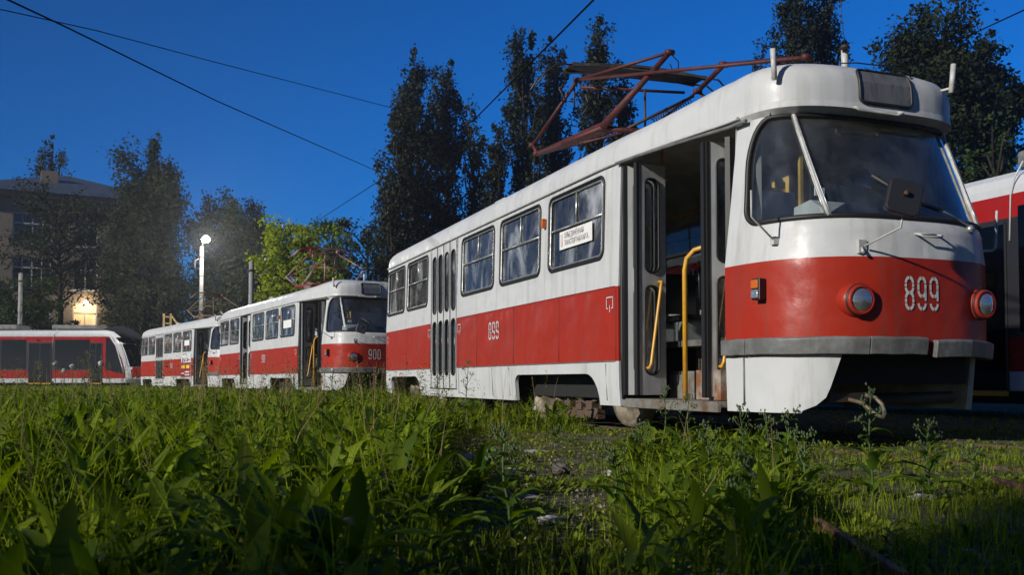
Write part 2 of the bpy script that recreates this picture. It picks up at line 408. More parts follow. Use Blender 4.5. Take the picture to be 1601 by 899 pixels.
def number(txt, a, z, h, wd, off, sgn, parent, name='fleet_number'):
    mb = MB(); 
    for i, ch in enumerate(txt):
        for st in digit(ch):
            pts = densify_line(st, 0.08)
            ribbon(mb, pts, 0.095, lambda u, v, i=i: SO(a + sgn * (i * wd + u * wd * 1.75), z + v * h, off))
    return mb.build(name, 'white_marking', parent)
def densify_line(st, step):
    out = [st[0]]
    for p, q in zip(st, st[1:]):
        n = max(1, int(math.hypot(q[0] - p[0], q[1] - p[1]) / step))
        out += [(p[0] + (q[0] - p[0]) * k / n, p[1] + (q[1] - p[1]) * k / n) for k in range(1, n + 1)]
    return out

WINS = [(3.01, 4.42), (4.69, 6.06), (6.31, 7.72), (9.57, 10.91), (11.11, 12.42)]
WZ = (1.74, 2.59)
FD = (1.05, 2.69); MD = (7.95, 9.32)
def gasket(name, poly, r, parent, off=0.006, m='rubber', n=6):
    mb = MB(); mb.tube([SO(a, z, off) for a, z in densify(poly, 0.10)], r, n, closed=True); return mb.build(name, m, parent)
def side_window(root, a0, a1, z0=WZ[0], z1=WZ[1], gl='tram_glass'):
    poly = rrect(a0 + 0.0, a1 - 0.0, z0, z1, 0.10)
    mb = MB(); mb.tube([SO(a, z, 0.004) for a, z in densify(poly, 0.2)], 0.017, 6, closed=True, mi=0)
    inner = rrect(a0 + 0.035, a1 - 0.035, z0 + 0.035, z1 - 0.035, 0.07)
    mb.tube([SO(a, z, -0.002) for a, z in densify(inner, 0.2)], 0.013, 6, closed=True, mi=1)
    zm = z0 + 0.46; am = (a0 + a1) / 2
    mb.tube([SO(a0 + 0.02, zm, -0.008), SO(am, zm, -0.008), SO(a1 - 0.02, zm, -0.008)], 0.016, 6, mi=1)
    mb.tube([SO(am, zm, -0.012), SO(am, z1 - 0.02, -0.012)], 0.012, 6, mi=1)
    fr = mb.build('window', ['rubber', 'aluminium'], root)
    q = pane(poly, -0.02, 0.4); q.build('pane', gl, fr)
    return fr
def door_leaf(root, p0, p1, z0, z1, rail=False):
    """leaf with two slots, between two floor points"""
    p0 = Vector((*p0, 0)); p1 = Vector((*p1, 0)); u = (p1 - p0); wl = u.length; u.normalize(); nrm = Vector((u.y, -u.x, 0))
    H = z1 - z0; t = 0.035
    def f(a, z, d=0.0): return p0 + u * a + nrm * d + Vector((0, 0, z0 + z))
    m = 0.085 if wl > 0.3 and z0 < .37 else 0.062
    slots = [rrect(m, wl - m, 0.20, H * 0.47, (wl - 2 * m) * 0.42), rrect(m, wl - m, H * 0.53, H - 0.14, (wl - 2 * m) * 0.42)]
    lp = [(0, 0), (wl, 0), (wl, H), (0, H)]
    q = panel([lp] + slots, lambda a, z: not any(inside(s_, a, z) for s_ in slots), lambda a, z: 0, [], [], lambda a, z: f(a, z, t / 2))
    o = q.build('door_leaf', 'door_paint', root, solid=(t,))
    g = MB()
    for s_ in slots:
        for d in (t / 2, -t / 2): g.tube([f(a, z, d) for a, z in s_], 0.012, 5, closed=True)
    g.box(f(0, H / 2), (0.03, 0.045, H), 0, rot=Matrix.Rotation(math.atan2(u.y, u.x), 3, 'Z'))
    g.build('rubber_seal', 'rubber', o)
    pn = MB()
    for s_ in slots:
        pn.add([f(a, z, 0) for a, z in s_], [tuple(range(len(s_)))])
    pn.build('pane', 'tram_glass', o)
    if rail:
        y = MB(); d = 0.06 * rail
        y.tube([f(wl * .75, H * .49, t / 2 * (1 if d > 0 else -1)), f(wl * .75, H * .49, d), f(wl * .7, H * .46, d * 1.1), f(wl * .35, 0.30, d * 1.1), f(wl * .3, 0.26, d), f(wl * .3, .26, t / 2 * (1 if d > 0 else -1))], 0.016, 8)
        y.build('handrail', 'yellow_rail', o)
    return o
def bogie(root, yc, yaw=0.0):
    rot = Matrix.Rotation(yaw, 3, 'Z')
    def T(p): return rot @ Vector(p) + Vector((0, yc, 0))
    b = MB()
    for sx in (-1, 1):
        b.box(T((sx * 0.62, 0, 0.40)), (0.12, 1.7, 0.16), 0, rot)
        b.box(T((sx * 0.86, 0, 0.13)), (0.10, 0.85, 0.12), 1, rot)                 # track brake
        for k in (-0.28, -0.05, 0.2): b.box(T((sx * 0.875, k, 0.22)), (0.12, 0.13, 0.10), 1, rot)
        b.tube([T((sx * 0.86, -0.42, 0.18)), T((sx * 0.84, -0.36, 0.48))], 0.022, 6, 1)
        b.tube([T((sx * 0.86, 0.32, 0.18)), T((sx * 0.84, 0.28, 0.5))], 0.022, 6, 1)
        b.lathe([(0, 0), (0.10, 0), (0.10, 0.22), (0.07, 0.26), (0, 0.26)], T((sx * 0.78, -0.15, 0.36)), (0, 0, 1), 12, 1)
        b.tube([T((sx * 0.9, -0.5, 0.3)), T((sx * 0.92, -0.2, 0.24)), T((sx * 0.9, 0.15, 0.34)), T((sx * 0.85, 0.4, 0.3))], 0.014, 6, 1)
    b.box(T((0, 0, 0.42)), (1.3, 0.4, 0.24), 0, rot)
    for k in (-0.5, 0.5): b.box(T((0, k, 0.38)), (0.8, 0.45, 0.4), 0, rot)
    fr = b.build('bogie', ['dark_steel', 'rusty_steel'], root)
    for sy in (-0.95, 0.95):
        ax = MB(); ax.tube([T((-0.72, sy, 0.345)), T((0.72, sy, 0.345))], 0.06, 10); ax.build('axle', 'dark_steel', fr)
        for sx in (-1, 1):
            wv = MB(); wv.lathe([(0, 0.10), (0.09, 0.10), (0.11, 0.05), (0.26, 0.03), (0.28, 0.10), (0.335, 0.11), (0.345, 0.02), (0.37, 0.0), (0.37, -0.02), (0.27, -0.02), (0, -0.02)], T((sx * 0.735, sy, 0.345)), rot @ Vector((sx, 0, 0)), 32)
            wv.build('wheel', 'wheel_steel', fr)
def seat(root, x, y, face=1):
    b = MB()
    b.box((x, y, 1.30), (0.42, 0.40, 0.06), 0); b.box((x, y + 0.22 * face, 1.62), (0.42, 0.05, 0.52), 0)
    b.box((x, y, 1.08), (0.30, 0.28, 0.40), 2)
    b.tube([(x - .2, y + .24 * face, 1.5), (x - .2, y + .26 * face, 1.95), (x, y + .27 * face, 2.0), (x + .2, y + .26 * face, 1.95), (x + .2, y + .24 * face, 1.5)], 0.014, 6, 1)
    return b.build('seat', ['seat_black', 'aluminium', 'cab_grey'], root)
WS_A = (a_of_x(-1.088, 1.2), a_of_x(1.088, 1.2))
def windshield_poly():
    a0, a1 = 0.30, LN - 0.30
    return rrect(a0, a1, 1.745, 2.615, 0.2, 8, rs=(0.13, 0.13, 0.42, 0.42))
def make_tram(name, label, group, num, middoor='closed', detail=True):
    root = empty(name, (0, 0, 0), label=label, cat='tram', group=group)
    # ---- body wall
    ZB, ZT = 0.25, 2.72
    holes = []; notch = []
    for y0, y1 in WINS: holes.append(rrect(aL(y1), aL(y0), *WZ, 0.10))
    RW = WINS + [(1.75, 2.75), (7.95, 9.32)]
    for y0, y1 in RW: holes.append(rrect(aR(y0), aR(y1), *WZ, 0.10))
    holes.append([(aL(FD[1]), ZB - .1), (aL(FD[0]), ZB - .1), (aL(FD[0]), 2.64), (aL(FD[1]), 2.64)])
    holes.append([(aL(MD[1]), 0.36), (aL(MD[0]), 0.36), (aL(MD[0]), 2.64), (aL(MD[1]), 2.64)])
    wsp = windshield_poly(); holes.append(wsp)
    for f_ in (aL, aR):
        for y0, y1 in ((3.12, 5.50), (10.02, 12.08)):
            p = sorted((f_(y0), f_(y1))); holes.append(rrect(p[0], p[1], ZB - 0.2, 0.57, 0.2, 6, rs=(.02, .02, .30, .12) if f_ is aL else (.02, .02, .12, .30)))
    aG0, aG1 = a_of_x(-0.73), a_of_x(1.02)
    holes.append([(aG0 - .30, ZB - .1), (aG0 - .22, 0.27), (aG0 - .12, .31), (aG0 - .05, .37), (aG0 - .02, 0.45), (aG0 + 0.05, 0.70), (aG1, 0.70), (aG1, ZB - .1)])   # apron gone in the middle
    holes.append(rrect(A0 - .0 + .35 - .35 + .0, A0 + .75, 1.78, 2.5, 0.10)); holes.append(rrect(A1 - .75, A1, 1.78, 2.5, 0.10))
    holes = [densify(h, 0.25) for h in holes]
    outer = densify([(A0, ZB), (A1, ZB), (A1, ZT), (A0, ZT)], 0.12)
    av = list(np.arange(A0 + .1, -0.6, 0.45)) + list(np.arange(-2.3, 0, 0.2)) + list(np.arange(0, LN, 0.055)) + list(np.arange(LN, LN + 2.3, 0.2)) + list(np.arange(LN + 2.3, A1, 0.45))
    av += list(np.arange(A0 + .05, A0 + .05 + LR / 2 + .1, 0.08)) + list(np.arange(A1 - LR / 2 - .1, A1 - .05, 0.08))
    zv = [0.35, 0.5, 0.60, 0.76, 0.84, 0.98, 1.12, 1.26, 1.38, 1.46, 1.52, 1.58, 1.62, 1.66, 1.695, 1.725, 1.85, 2.0, 2.15, 2.3, 2.42, 2.50, 2.56, 2.60, 2.625, 2.645, 2.665, 2.69]
    lines = [[(a, zz) for a in np.linspace(A0, A1, 260)] for zz in (0.69, 1.43)]
    q = panel([outer] + holes, lambda a, z: ZB <= z <= ZT and not any(inside(h, a, z) for h in holes),
              lambda a, z: 1 if 0.69 < z < 1.43 else 0, av, zv, S, lines)
    q.build('body', ['white_paint', 'red_paint', 'interior_paint'], root, solid=(0.045, 2))
    # ---- roof
    rb = MB(); ring_a = list(np.arange(A0, -2.3, 0.4)) + list(np.linspace(-2.3, 0, 12)) + list(np.linspace(0.05, LN - .05, 72)) + list(np.linspace(LN, LN + 2.3, 12)) + list(np.arange(LN + 2.7, A1, 0.4)) + [A1]
    ring_a = sorted(set(list(np.arange(A0, A0 + LR / 2 + .1, 0.08)) + ring_a + list(np.arange(A1 - LR / 2 - .1, A1, 0.08))))
    qs = [0, 0.06, 0.14, 0.24, 0.34, 0.44, 0.54, 0.64, 0.74, 0.84, 0.92, 1.0]
    vs = []; NQ = len(qs)
    for a in ring_a:
        b0 = S(a, ZT)
        for q_ in qs:
            ze = math.sin(q_ * math.pi / 2) ** (2 / 2.5); ka = max(0.0, 1 - ze ** 2.5) ** (1 / 2.5); ky = max(0, 1 - ze ** 4.5) ** (1 / 4.5)
            y = b0.y
            if y < 2.0: y = y + (2.0 - y) * (1 - ky)
            if y > 11.7: y = y + (11.7 - y) * (1 - ka)
            front = min(1, max(0, (2.6 - b0.y) / 1.7)); front = front * front * (3 - 2 * front); kx = ka * (1 - front) + front * ky
            vs.append((b0.x * kx, y, ZT + 0.42 * ze))
    nA = len(ring_a); fs = []
    for i in range(nA - 1):
        for k in range(NQ - 1): fs.append((i * NQ + k, (i + 1) * NQ + k, (i + 1) * NQ + k + 1, i * NQ + k + 1))
    rb.add(vs, fs, 0, True)
    rb.build('roof', ['roof_paint', 'ceiling_paint'], root, solid=(0.05, 1))
    g = MB(); g.tube([SO(a, 2.665, 0.018) for a in np.linspace(aL(12.5), aL(0.95), 60)], 0.016, 6)
    g.tube([SO(a, 2.665, 0.018) for a in np.linspace(aR(0.95), aR(12.5), 60)], 0.016, 6); g.build('rain_gutter', 'roof_paint', root)
    g = MB(); g.tube([SO(a, 2.645, 0.035) for a in np.linspace(aL(2.72), aL(0.80), 14)], 0.017, 6); g.build('door_gutter', 'bumper_grey', root)
    # ---- windows
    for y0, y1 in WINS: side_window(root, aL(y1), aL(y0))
    for y0, y1 in RW: side_window(root, aR(y0), aR(y1), gl='far_glass')
    # windscreen: centre pane and two quarter panes, rubber, two bars
    lo_l, lo_r = a_of_x(-0.755, 1.2), a_of_x(0.755, 1.2); hi_l, hi_r = lo_l - 0.09, lo_r + 0.09
    def cut(p, f):                                                     # keep polygon side f(p)<=0
        out = []
        for i in range(len(p)):
            u, v = p[i], p[(i + 1) % len(p)]; fu, fv = f(u), f(v)
            if fu <= 0: out.append(u)
            if (fu < 0) != (fv < 0):
                t = fu / (fu - fv); out.append((u[0] + (v[0] - u[0]) * t, u[1] + (v[1] - u[1]) * t))
        return out
    fl = lambda p: p[0] - (lo_l + (hi_l - lo_l) * (p[1] - 1.74) / 0.87); fr_ = lambda p: (lo_r + (hi_r - lo_r) * (p[1] - 1.74) / 0.87) - p[0]
    dp = densify(wsp, 0.06)
    big = MB(); big.tube([SO(a, z, 0.006) for a, z in dp], 0.022, 6, closed=True); wfr = big.build('windscreen_surround', 'rubber', root)
    for nm, pl in (('quarter_pane', cut(dp, fl)), ('quarter_pane', cut(dp, fr_)), ('windscreen', cut(cut(dp, lambda p: -fl(p)), lambda p: -fr_(p)))):
        pane(pl, -0.012, 0.07).build(nm, 'front_glass', root)
    for lo, hi in ((lo_l, hi_l), (lo_r, hi_r)):
        b = MB(); pts = [(lo + (hi - lo) * k / 6, 1.74 + 0.87 * k / 6) for k in range(7)]
        b.tube([SO(a, z, 0.012) for a, z in pts], 0.019, 6, 0); b.tube([SO(a - .02, z, 0.02) for a, z in pts], 0.007, 5, 1); b.tube([SO(a + .02, z, 0.02) for a, z in pts], 0.007, 5, 1)
        b.build('windscreen_bar', ['dull_white', 'aluminium'], root)
    # ---- bumper in four lengths
    segs = [(aL(1.04), 0.36), (0.365, a_of_x(-0.52)), (a_of_x(-0.515), a_of_x(-0.03)), (a_of_x(0.035), LN + 0.1)]
    for k, (s0, s1) in enumerate(segs):
        b = MB(); n = 16; dz = -0.012 * k if k < 3 else 0.0
        pr = [(0.0, 0.705), (0.052, 0.70), (0.056, 0.708), (0.056, 0.818), (0.046, 0.83), (0.0, 0.83)]
        vs = []
        for i in range(n + 1):
            a = s0 + (s1 - s0) * i / n; sag = (0.010 * math.sin(i * 0.6) if k == 3 else 0.002 * math.sin(i * 0.7)) - (.02 if k == 3 else 0)
            for o_, z in pr: vs.append(SO(a, min(z, 2), o_ + (0.02 if k == 3 and i < 4 else 0)) + Vector((0, 0, sag)))
        m_ = len(pr); fs = [(i * m_ + j, i * m_ + (j + 1) % m_, (i + 1) * m_ + (j + 1) % m_, (i + 1) * m_ + j) for i in range(n) for j in range(m_)]
        fs += [tuple(range(m_)), tuple(n * m_ + j for j in range(m_))[::-1]]
        b.add(vs, fs, 0); b.build('bumper', 'bumper_grey', root, bevel=0.006)
    # ---- headlights, indicator, handles, board
    for hx in (-0.60, 0.60):
        a = a_of_x(hx); c = S(a, 1.10); n = (SN(a, 1.10) * 0.25 + Vector((0, -0.9, -0.04))).normalized()
        h = MB(); h.lathe([(0.140, -0.12), (0.130, -0.01), (0.122, 0.022), (0.108, 0.036)], c, n, 28, 0)
        h.lathe([(0.106, 0.045), (0.116, 0.055), (0.114, 0.072), (0.092, 0.080), (0.089, 0.070)], c, n, 28, 0)
        ho = h.build('headlight', 'red_paint', root)
        h = MB(); h.lathe([(0.109, 0.036), (0.123, 0.040), (0.123, 0.050), (0.108, 0.055)], c, n, 28, 0); h.build('rim', 'rubber', ho)
        h = MB(); h.lathe([(0.0, 0.092), (0.045, 0.089), (0.078, 0.080), (0.092, 0.068)], c, n, 28, 0); h.build('lens', 'clear_lens', ho)
    a = 0.50; c = S(a, 1.21); n = SN(a, 1.21); rz = Matrix.Rotation(math.atan2(n.x, -n.y), 3, 'Z')
    h = MB(); h.box(c + n * 0.04, (0.085, 0.08, 0.17), 0, rz); h.box(c + n * 0.075 + Vector((0, 0, .038)), (0.07, 0.045, 0.07), 1, rz); h.box(c + n * 0.075 - Vector((0, 0, .038)), (0.07, 0.045, 0.07), 2, rz)
    h.build('indicator', ['black_plastic', 'amber', 'clear_lens'], root, bevel=0.008)
    h = MB(); aa = a_of_x(0.02); 
    h.tube([SO(aa - .11, 1.62, 0), SO(aa - .11, 1.60, .05), SO(aa - .09, 1.585, .06), SO(aa + .09, 1.585, .06), SO(aa + .11, 1.60, .05), SO(aa + .11, 1.62, 0)], 0.009, 6); h.tube([SO(aa - .11, 1.62, 0.004), SO(aa + .11, 1.62, 0.004)], 0.006, 5); h.build('front_handle', 'dull_white', root)
    h = MB(); aa = a_of_x(-0.10); e = Vector((0, -0.07, 0))
    h.tube([S(aa - .19, 2.67), S(aa - .20, 2.66) + e * .5, S(aa - .17, 2.645) + e, S(aa + .17, 2.64) + e, S(aa + .20, 2.66) + e * .5, S(aa + .19, 2.67)], 0.014, 8); h.build('brow_handle', 'dull_white', root)
    # destination board on the brow (sits on the roof shell)
    bd = MB(); x0, x1, z0, z1 = -0.26, 0.26, 2.72, 3.0
    def BF(x, z, d=0.0): 
        y0 = S(a_of_x(x, 2.72), 2.72).y; ky = max(0, 1 - ((z - 2.72) / .42) ** 4.5) ** (1 / 4.5) if z > 2.72 else 1
        return Vector((x, y0 + (2.0 - y0) * (1 - ky) - 0.012 - d, z))
    poly = rrect(x0, x1, z0, z1, 0.045)
    bd.tube([BF(x, z, 0.0) for x, z in densify(poly, 0.06)], 0.014, 6, closed=True, mi=0)
    bd.add([BF(x, z, 0.004) for x, z in densify(poly, 0.06)], [tuple(range(len(densify(poly, 0.06))))], 1)
    bo = bd.build('route_board', ['rubber', 'board_dust'], root)
    # roof corner posts, aerial, roof vents
    for (x, y, z, h_) in ((-0.93, 0.62, 2.88, 0.24), (0.70, 0.44, 2.90, 0.24)):
        p = MB(); p.tube([(x, y - .03, z), (x - (0.03 if x < 0 else -.01), y - 0.05, z + h_)], 0.022, 8); p.tube([(x * .96, y + .06, z + .04), (x, y - .035, z + .04)], 0.012, 6); p.build('marker_post', 'dull_white', root)
    p = MB(); p.tube([(-.02, .85, 3.05), (-.02, .85, 3.36)], 0.03, 8); p.build('roof_post', 'dull_white', root)
    p = MB(); p.tube([(-.06, .80, 3.33), (-.12, .80, 3.9)], 0.004, 4); p.lathe([(0.0, 0), (.045, 0), (.03, .03), (0, .04)], (-.06, .80, 3.31), (0, 0, 1), 10); p.build('aerial', 'dark_steel', root)
    p = MB(); p.tube([(-.35, .52, 3.06), (-.2, .5, 3.075), (.1, .48, 3.075), (.3, .47, 3.05), (.33, .46, 2.98)], 0.006, 5); p.build('cable', 'rubber', root)
    p = MB(); p.box((-0.62, 7.4, 3.11), (0.22, 0.5, 0.05)); p.tube([(-.75, 7.2, 3.07), (-.75, 7.2, 3.15), (-.75, 7.6, 3.15), (-.75, 7.6, 3.07)], .012, 5)
    p.build('roof_hatch', 'roof_paint', root, bevel=0.01)
    # ---- mirrors and wiper
    a = a_of_x(-0.56); c = SO(a, 1.50, 0.01); m_ = MB()
    m_.box(c, (.07, .03, .10), 0); m_.tube([c, c + Vector((-.03, -.05, -.05))], .012, 5)
    q0 = c + Vector((0, -.03, .0)); q1 = Vector((-0.50, -0.28, 1.60)); q2 = Vector((-0.50, -0.31, 1.76))
    m_.tube([q0, q1, q2], 0.008, 6); ar = m_.build('mirror_arm', 'dull_white', root)
    m_ = MB(); rz = Matrix.Rotation(R(8), 3, 'Z') @ Matrix.Rotation(R(-14), 3, 'Y')
    m_.prism(rrect(-.125, .125, -.13, .13, .045), -.025, .025, 'xz'); o = m_.build('mirror', 'black_plastic', root, bevel=0.015)
    o.location = (-0.52, -0.33, 1.80); o.rotation_euler = (R(-12), R(16), R(-24))
    m_ = MB(); m_.lathe([(0, -.03), (.02, -.03), (.02, 0), (0, 0)], (0.0, -.03, .02), (0, 1, 0), 10); m_.build('mount', 'dark_steel', o)
    m_ = MB(); a = 0.62; c = SO(a, 1.58, 0.01); e_ = Vector((-0.30, -0.12, 0.13))
    m_.tube([c, c + e_ * .25, c + e_ + Vector((0, 0, 0.02)), c + e_ + Vector((0, 0, 0.22))], 0.008, 6); m_.box(c, (.06, .05, .06), 0); m_.build('side_mirror_arm', 'dull_white', root)
    m_ = MB(); c = S(LN - .55, 1.60); m_.tube([c, c + Vector((.22, -.05, 0.02)), c + Vector((.24, -.06, .05)), c + Vector((.24, -.08, .36))], 0.011, 6); m_.build('side_mirror_arm', 'dull_white', root)
    m_ = MB(); p0 = SO(a_of_x(0.53), 1.70, 0.03); p1 = SO(a_of_x(-.02), 1.86, 0.05); p2 = SO(a_of_x(-0.32), 2.07, 0.04); p3 = SO(a_of_x(0.22), 1.80, 0.04)
    m_.tube([p0, p0.lerp(p1, .5) + Vector((0, -.02, .01)), p1], 0.010, 6, 0); m_.tube([p2, p1, p3], 0.017, 6, 1); m_.lathe([(0, 0), (.035, 0), (.03, .04), (0, .05)], SO(a_of_x(.53), 1.69, 0), (0, -1, .3), 10, 0); m_.build('wiper', ['aluminium', 'rubber'], root)
    # ---- numbers, ticket signs
    number(num, a_of_x(-0.215), 1.025, 0.27, 0.118, 0.006, 1, root)
    number(num, aL(6.48), 1.04, 0.25, 0.145, 0.006, 1, root)
    for yy in (2.86, 7.80, 9.42, 12.35):
        mb = MB(); a = aL(yy); s_ = 0.075
        f = lambda u, v, a=a: SO(a + u, 1.27 + v, 0.005)
        for st in ([(-.035, -.05), (-s_ + .01, -.05), (-s_ + .01, .06), (s_ - .01, .06), (s_ - .01, -.05), (.035, -.05)], [(0, -.02), (0, -.09)]):
            ribbon(mb, densify_line(st, .05), 0.012, f)
        mb.build('ticket_sign', 'white_marking', root)
    mb = MB(); a = aL(4.54); mb.box(SO(a, 2.33, .03), (.05, .06, .11)); mb.build('side_marker', 'amber', root, bevel=.01)
    mb = MB()
    mb.tube([SO(.30, .30, .003), SO(.30, .69, .003)], .009, 5)
    for yy in (2.95, 5.7, 6.35, 7.85): mb.tube([SO(aL(yy), .30, .004), SO(aL(yy), .67, .004)], .004, 4)
    mb.tube([SO(a_, .69, .006) for a_ in np.linspace(aL(7.9), aL(2.75), 24)], .006, 4); mb.tube([SO(a_, .69, .006) for a_ in np.linspace(aL(12.3), aL(9.35), 12)], .006, 4)
    mb.build('skirt_seam', 'bumper_grey', root)
    for yy in (2.74, 4.12, 5.55, 7.0, 7.86, 9.42, 10.9, 12.4):
        mb = MB(); mb.tube([SO(aL(yy), z_, .0015) for z_ in (.70, .95, 1.2, 1.42)], .0035, 4); mb.build('panel_seam', 'seam_dark', root)
    mb = MB(); mb.tube([SO(a_, 1.432, .002) for a_ in np.linspace(aL(7.9), aL(2.75), 24)], .004, 4); mb.build('panel_seam', 'seam_dark', root)
    # ---- front doorway
    b = MB(); b.box((-0.93, 1.87, .30), (0.50, 1.62, .05), 1); b.box((-1.17, 1.87, .275), (.035, 1.66, .075), 1)
    b.box((-0.66, 1.87, .44), (.03, 1.62, .24), 1); b.box((-0.36, 1.87, .73), (.03, 1.62, .30), 1); b.box((-.51, 1.87, .575), (.28, 1.62, .03), 1)
    b.box((-0.86, 1.52, .46), (.24, .42, .26), 0)
    b.build('entrance_step', ['step_rust', 'step_grey'], root, bevel=0.004)
    for y_ in (FD[0] + .005, FD[1] - .005):
        b = MB(); b.tube([S(aL(y_), z_) + Vector((.04, 0, 0)) for z_ in (.32, .8, 1.43, 2.0, 2.6)], .024, 6); b.build('door_post', 'rubber', root)
    door_leaf(root, (-1.20, 2.62), (-0.86, 2.55), .36, 2.60); door_leaf(root, (-1.17, 2.44), (-.83, 2.50), .36, 2.60, rail=1)
    door_leaf(root, (-1.03, 1.42), (-.70, 1.42), .36, 2.57, rail=1); door_leaf(root, (-1.0, 1.14), (-.70, 1.34), .36, 2.55)
    b = MB(); b.box((-1.045, 1.44, 1.46), (.045, .05, 2.22)); b.build('door_pillar', 'rubber', root)
    b = MB(); b.tube([(-1.10, 1.68, .33), (-1.10, 1.68, 1.48), (-1.09, 1.66, 1.58), (-1.05, 1.60, 1.65), (-1.0, 1.53, 1.67), (-.94, 1.45, 1.66)], 0.022, 10); b.build('entrance_rail', 'yellow_rail', root)
    # ---- middle doorway
    y0, y1 = MD; n = 4; xs = -1.225
    if middoor == 'closed':
        for k in range(n): door_leaf(root, (xs, y0 + .01 + (y1 - y0 - .02) * k / n), (xs, y0 + .01 + (y1 - y0 - .02) * (k + 1) / n - .006), .38, 2.63)
    else:
        door_leaf(root, (-1.22, y1 - .03), (-.90, y1 - .08), .38, 2.6); door_leaf(root, (-1.22, y0 + .03), (-.90, y0 + .09), .38, 2.6)
        door_leaf(root, (-1.22, y0 + .40), (-1.0, y0 + .12), .38, 2.6, rail=1)
    for y_ in (y0, y1):
        b = MB(); b.box((xs - .004, y_, 1.5), (.05, .03, 2.27), 0); b.build('door_post', 'aluminium', root)
    # ---- interior
    b = MB(); b.box((0.27, 6.8, .86), (1.85, 11.4, .06), 0); b.box((-.93, 5.32, .86), (.54, 5.2, .06), 0); b.box((-.93, 10.9, .86), (.54, 3.0, .06), 0); b.build('cabin_floor', 'interior_floor', root)
    b = MB(); b.box((0.0, 7.0, .56), (1.9, 8.2, .50), 0); b.box((0.1, .9, .62), (1.5, .9, .3), 0); b.build('underframe', 'undercar_black', root)
    b = MB(); b.box((.38, 1.55, 1.60), (1.25, .03, 1.45), 0); b.box((-.26, 1.30, 1.60), (.03, .5, 1.45), 1); b.box((-.62, 1.06, 1.5), (.45, .03, 1.2), 0); b.box((-.45, .9, 1.95), (.03, .03, 1.2), 1)
    b.box((-.30, 1.34, 1.95), (.42, .02, .5), 1)
    b.build('cab_partition', ['cab_grey', 'ochre_panel'], root)
    b = MB(); b.box((-.90, .93, 2.1), (.05, .16, .9)); b.box((.90, .93, 2.1), (.05, .16, .9)); b.build('inner_post', 'interior_paint', root)
    b = MB(); b.prism([(.17, 1.50), (.17, 1.72), (.52, 1.93), (.72, 1.90), (.75, 1.0), (.2, 1.0)], -.66, .66, 'yz', 0); b.box((-.45, .62, 2.02), (.26, .03, .15), 1); b.box((-.50, .60, 2.02), (.10, .01, .07), 2); b.box((.05, .36, 1.845), (.20, .14, .008), 2, Matrix.Rotation(.53, 3, 'X') @ Matrix.Rotation(.3, 3, 'Z'))
    b.build('dashboard', ['cab_grey', 'black_plastic', 'paper'], root, bevel=.01)
    b = MB(); b.box((.15, 1.15, 1.35), (.45, .45, .10)); b.box((.15, 1.38, 1.75), (.44, .10, .70)); b.build('driver_seat', 'seat_black', root, bevel=.03)
    for y_ in (3.3, 4.1, 4.9, 5.7, 6.5, 7.3, 8.1, 9.0, 9.8, 10.6, 11.4): seat(root, 0.92, y_)
    for y_ in (3.3, 4.1, 4.9, 5.7, 6.5, 10.0, 10.8, 11.5): seat(root, -0.92, y_)
    b = MB()
    for sx in (-.62, .62): b.tube([(sx, 2.8, 2.55), (sx, 12, 2.55)], .016, 6)
    for y_ in (2.9, 5.0, 7.6, 9.6): b.tube([(-.62, y_, .88), (-.62, y_, 2.9)], .016, 6); b.tube([(.62, y_ + .4, .88), (.62, y_ + .4, 2.9)], .016, 6)
    b.build('grab_pole', 'yellow_rail', root)
    for y_, ang in ((4.45, 0.10), (11.15, 0.02)): bogie(root, y_, ang)
    # ---- coupling
    b = MB(); b.tube([(-.35, .5, .34), (.75, .5, .36)], .05, 8, 0); b.box((-.52, .32, .37), (.36, .12, .07), 0)
    b.tube([(-.52, .30, .36), (-.50, .14, .33), (-.47, .04, .25), (-.42, .02, .22), (-.37, .05, .25), (-.35, .10, .32), (-.36, .16, .37), (-.42, .2, .39)], .016, 8, 1)
    b.build('coupling', ['dark_steel', 'wheel_steel'], root)
    return root
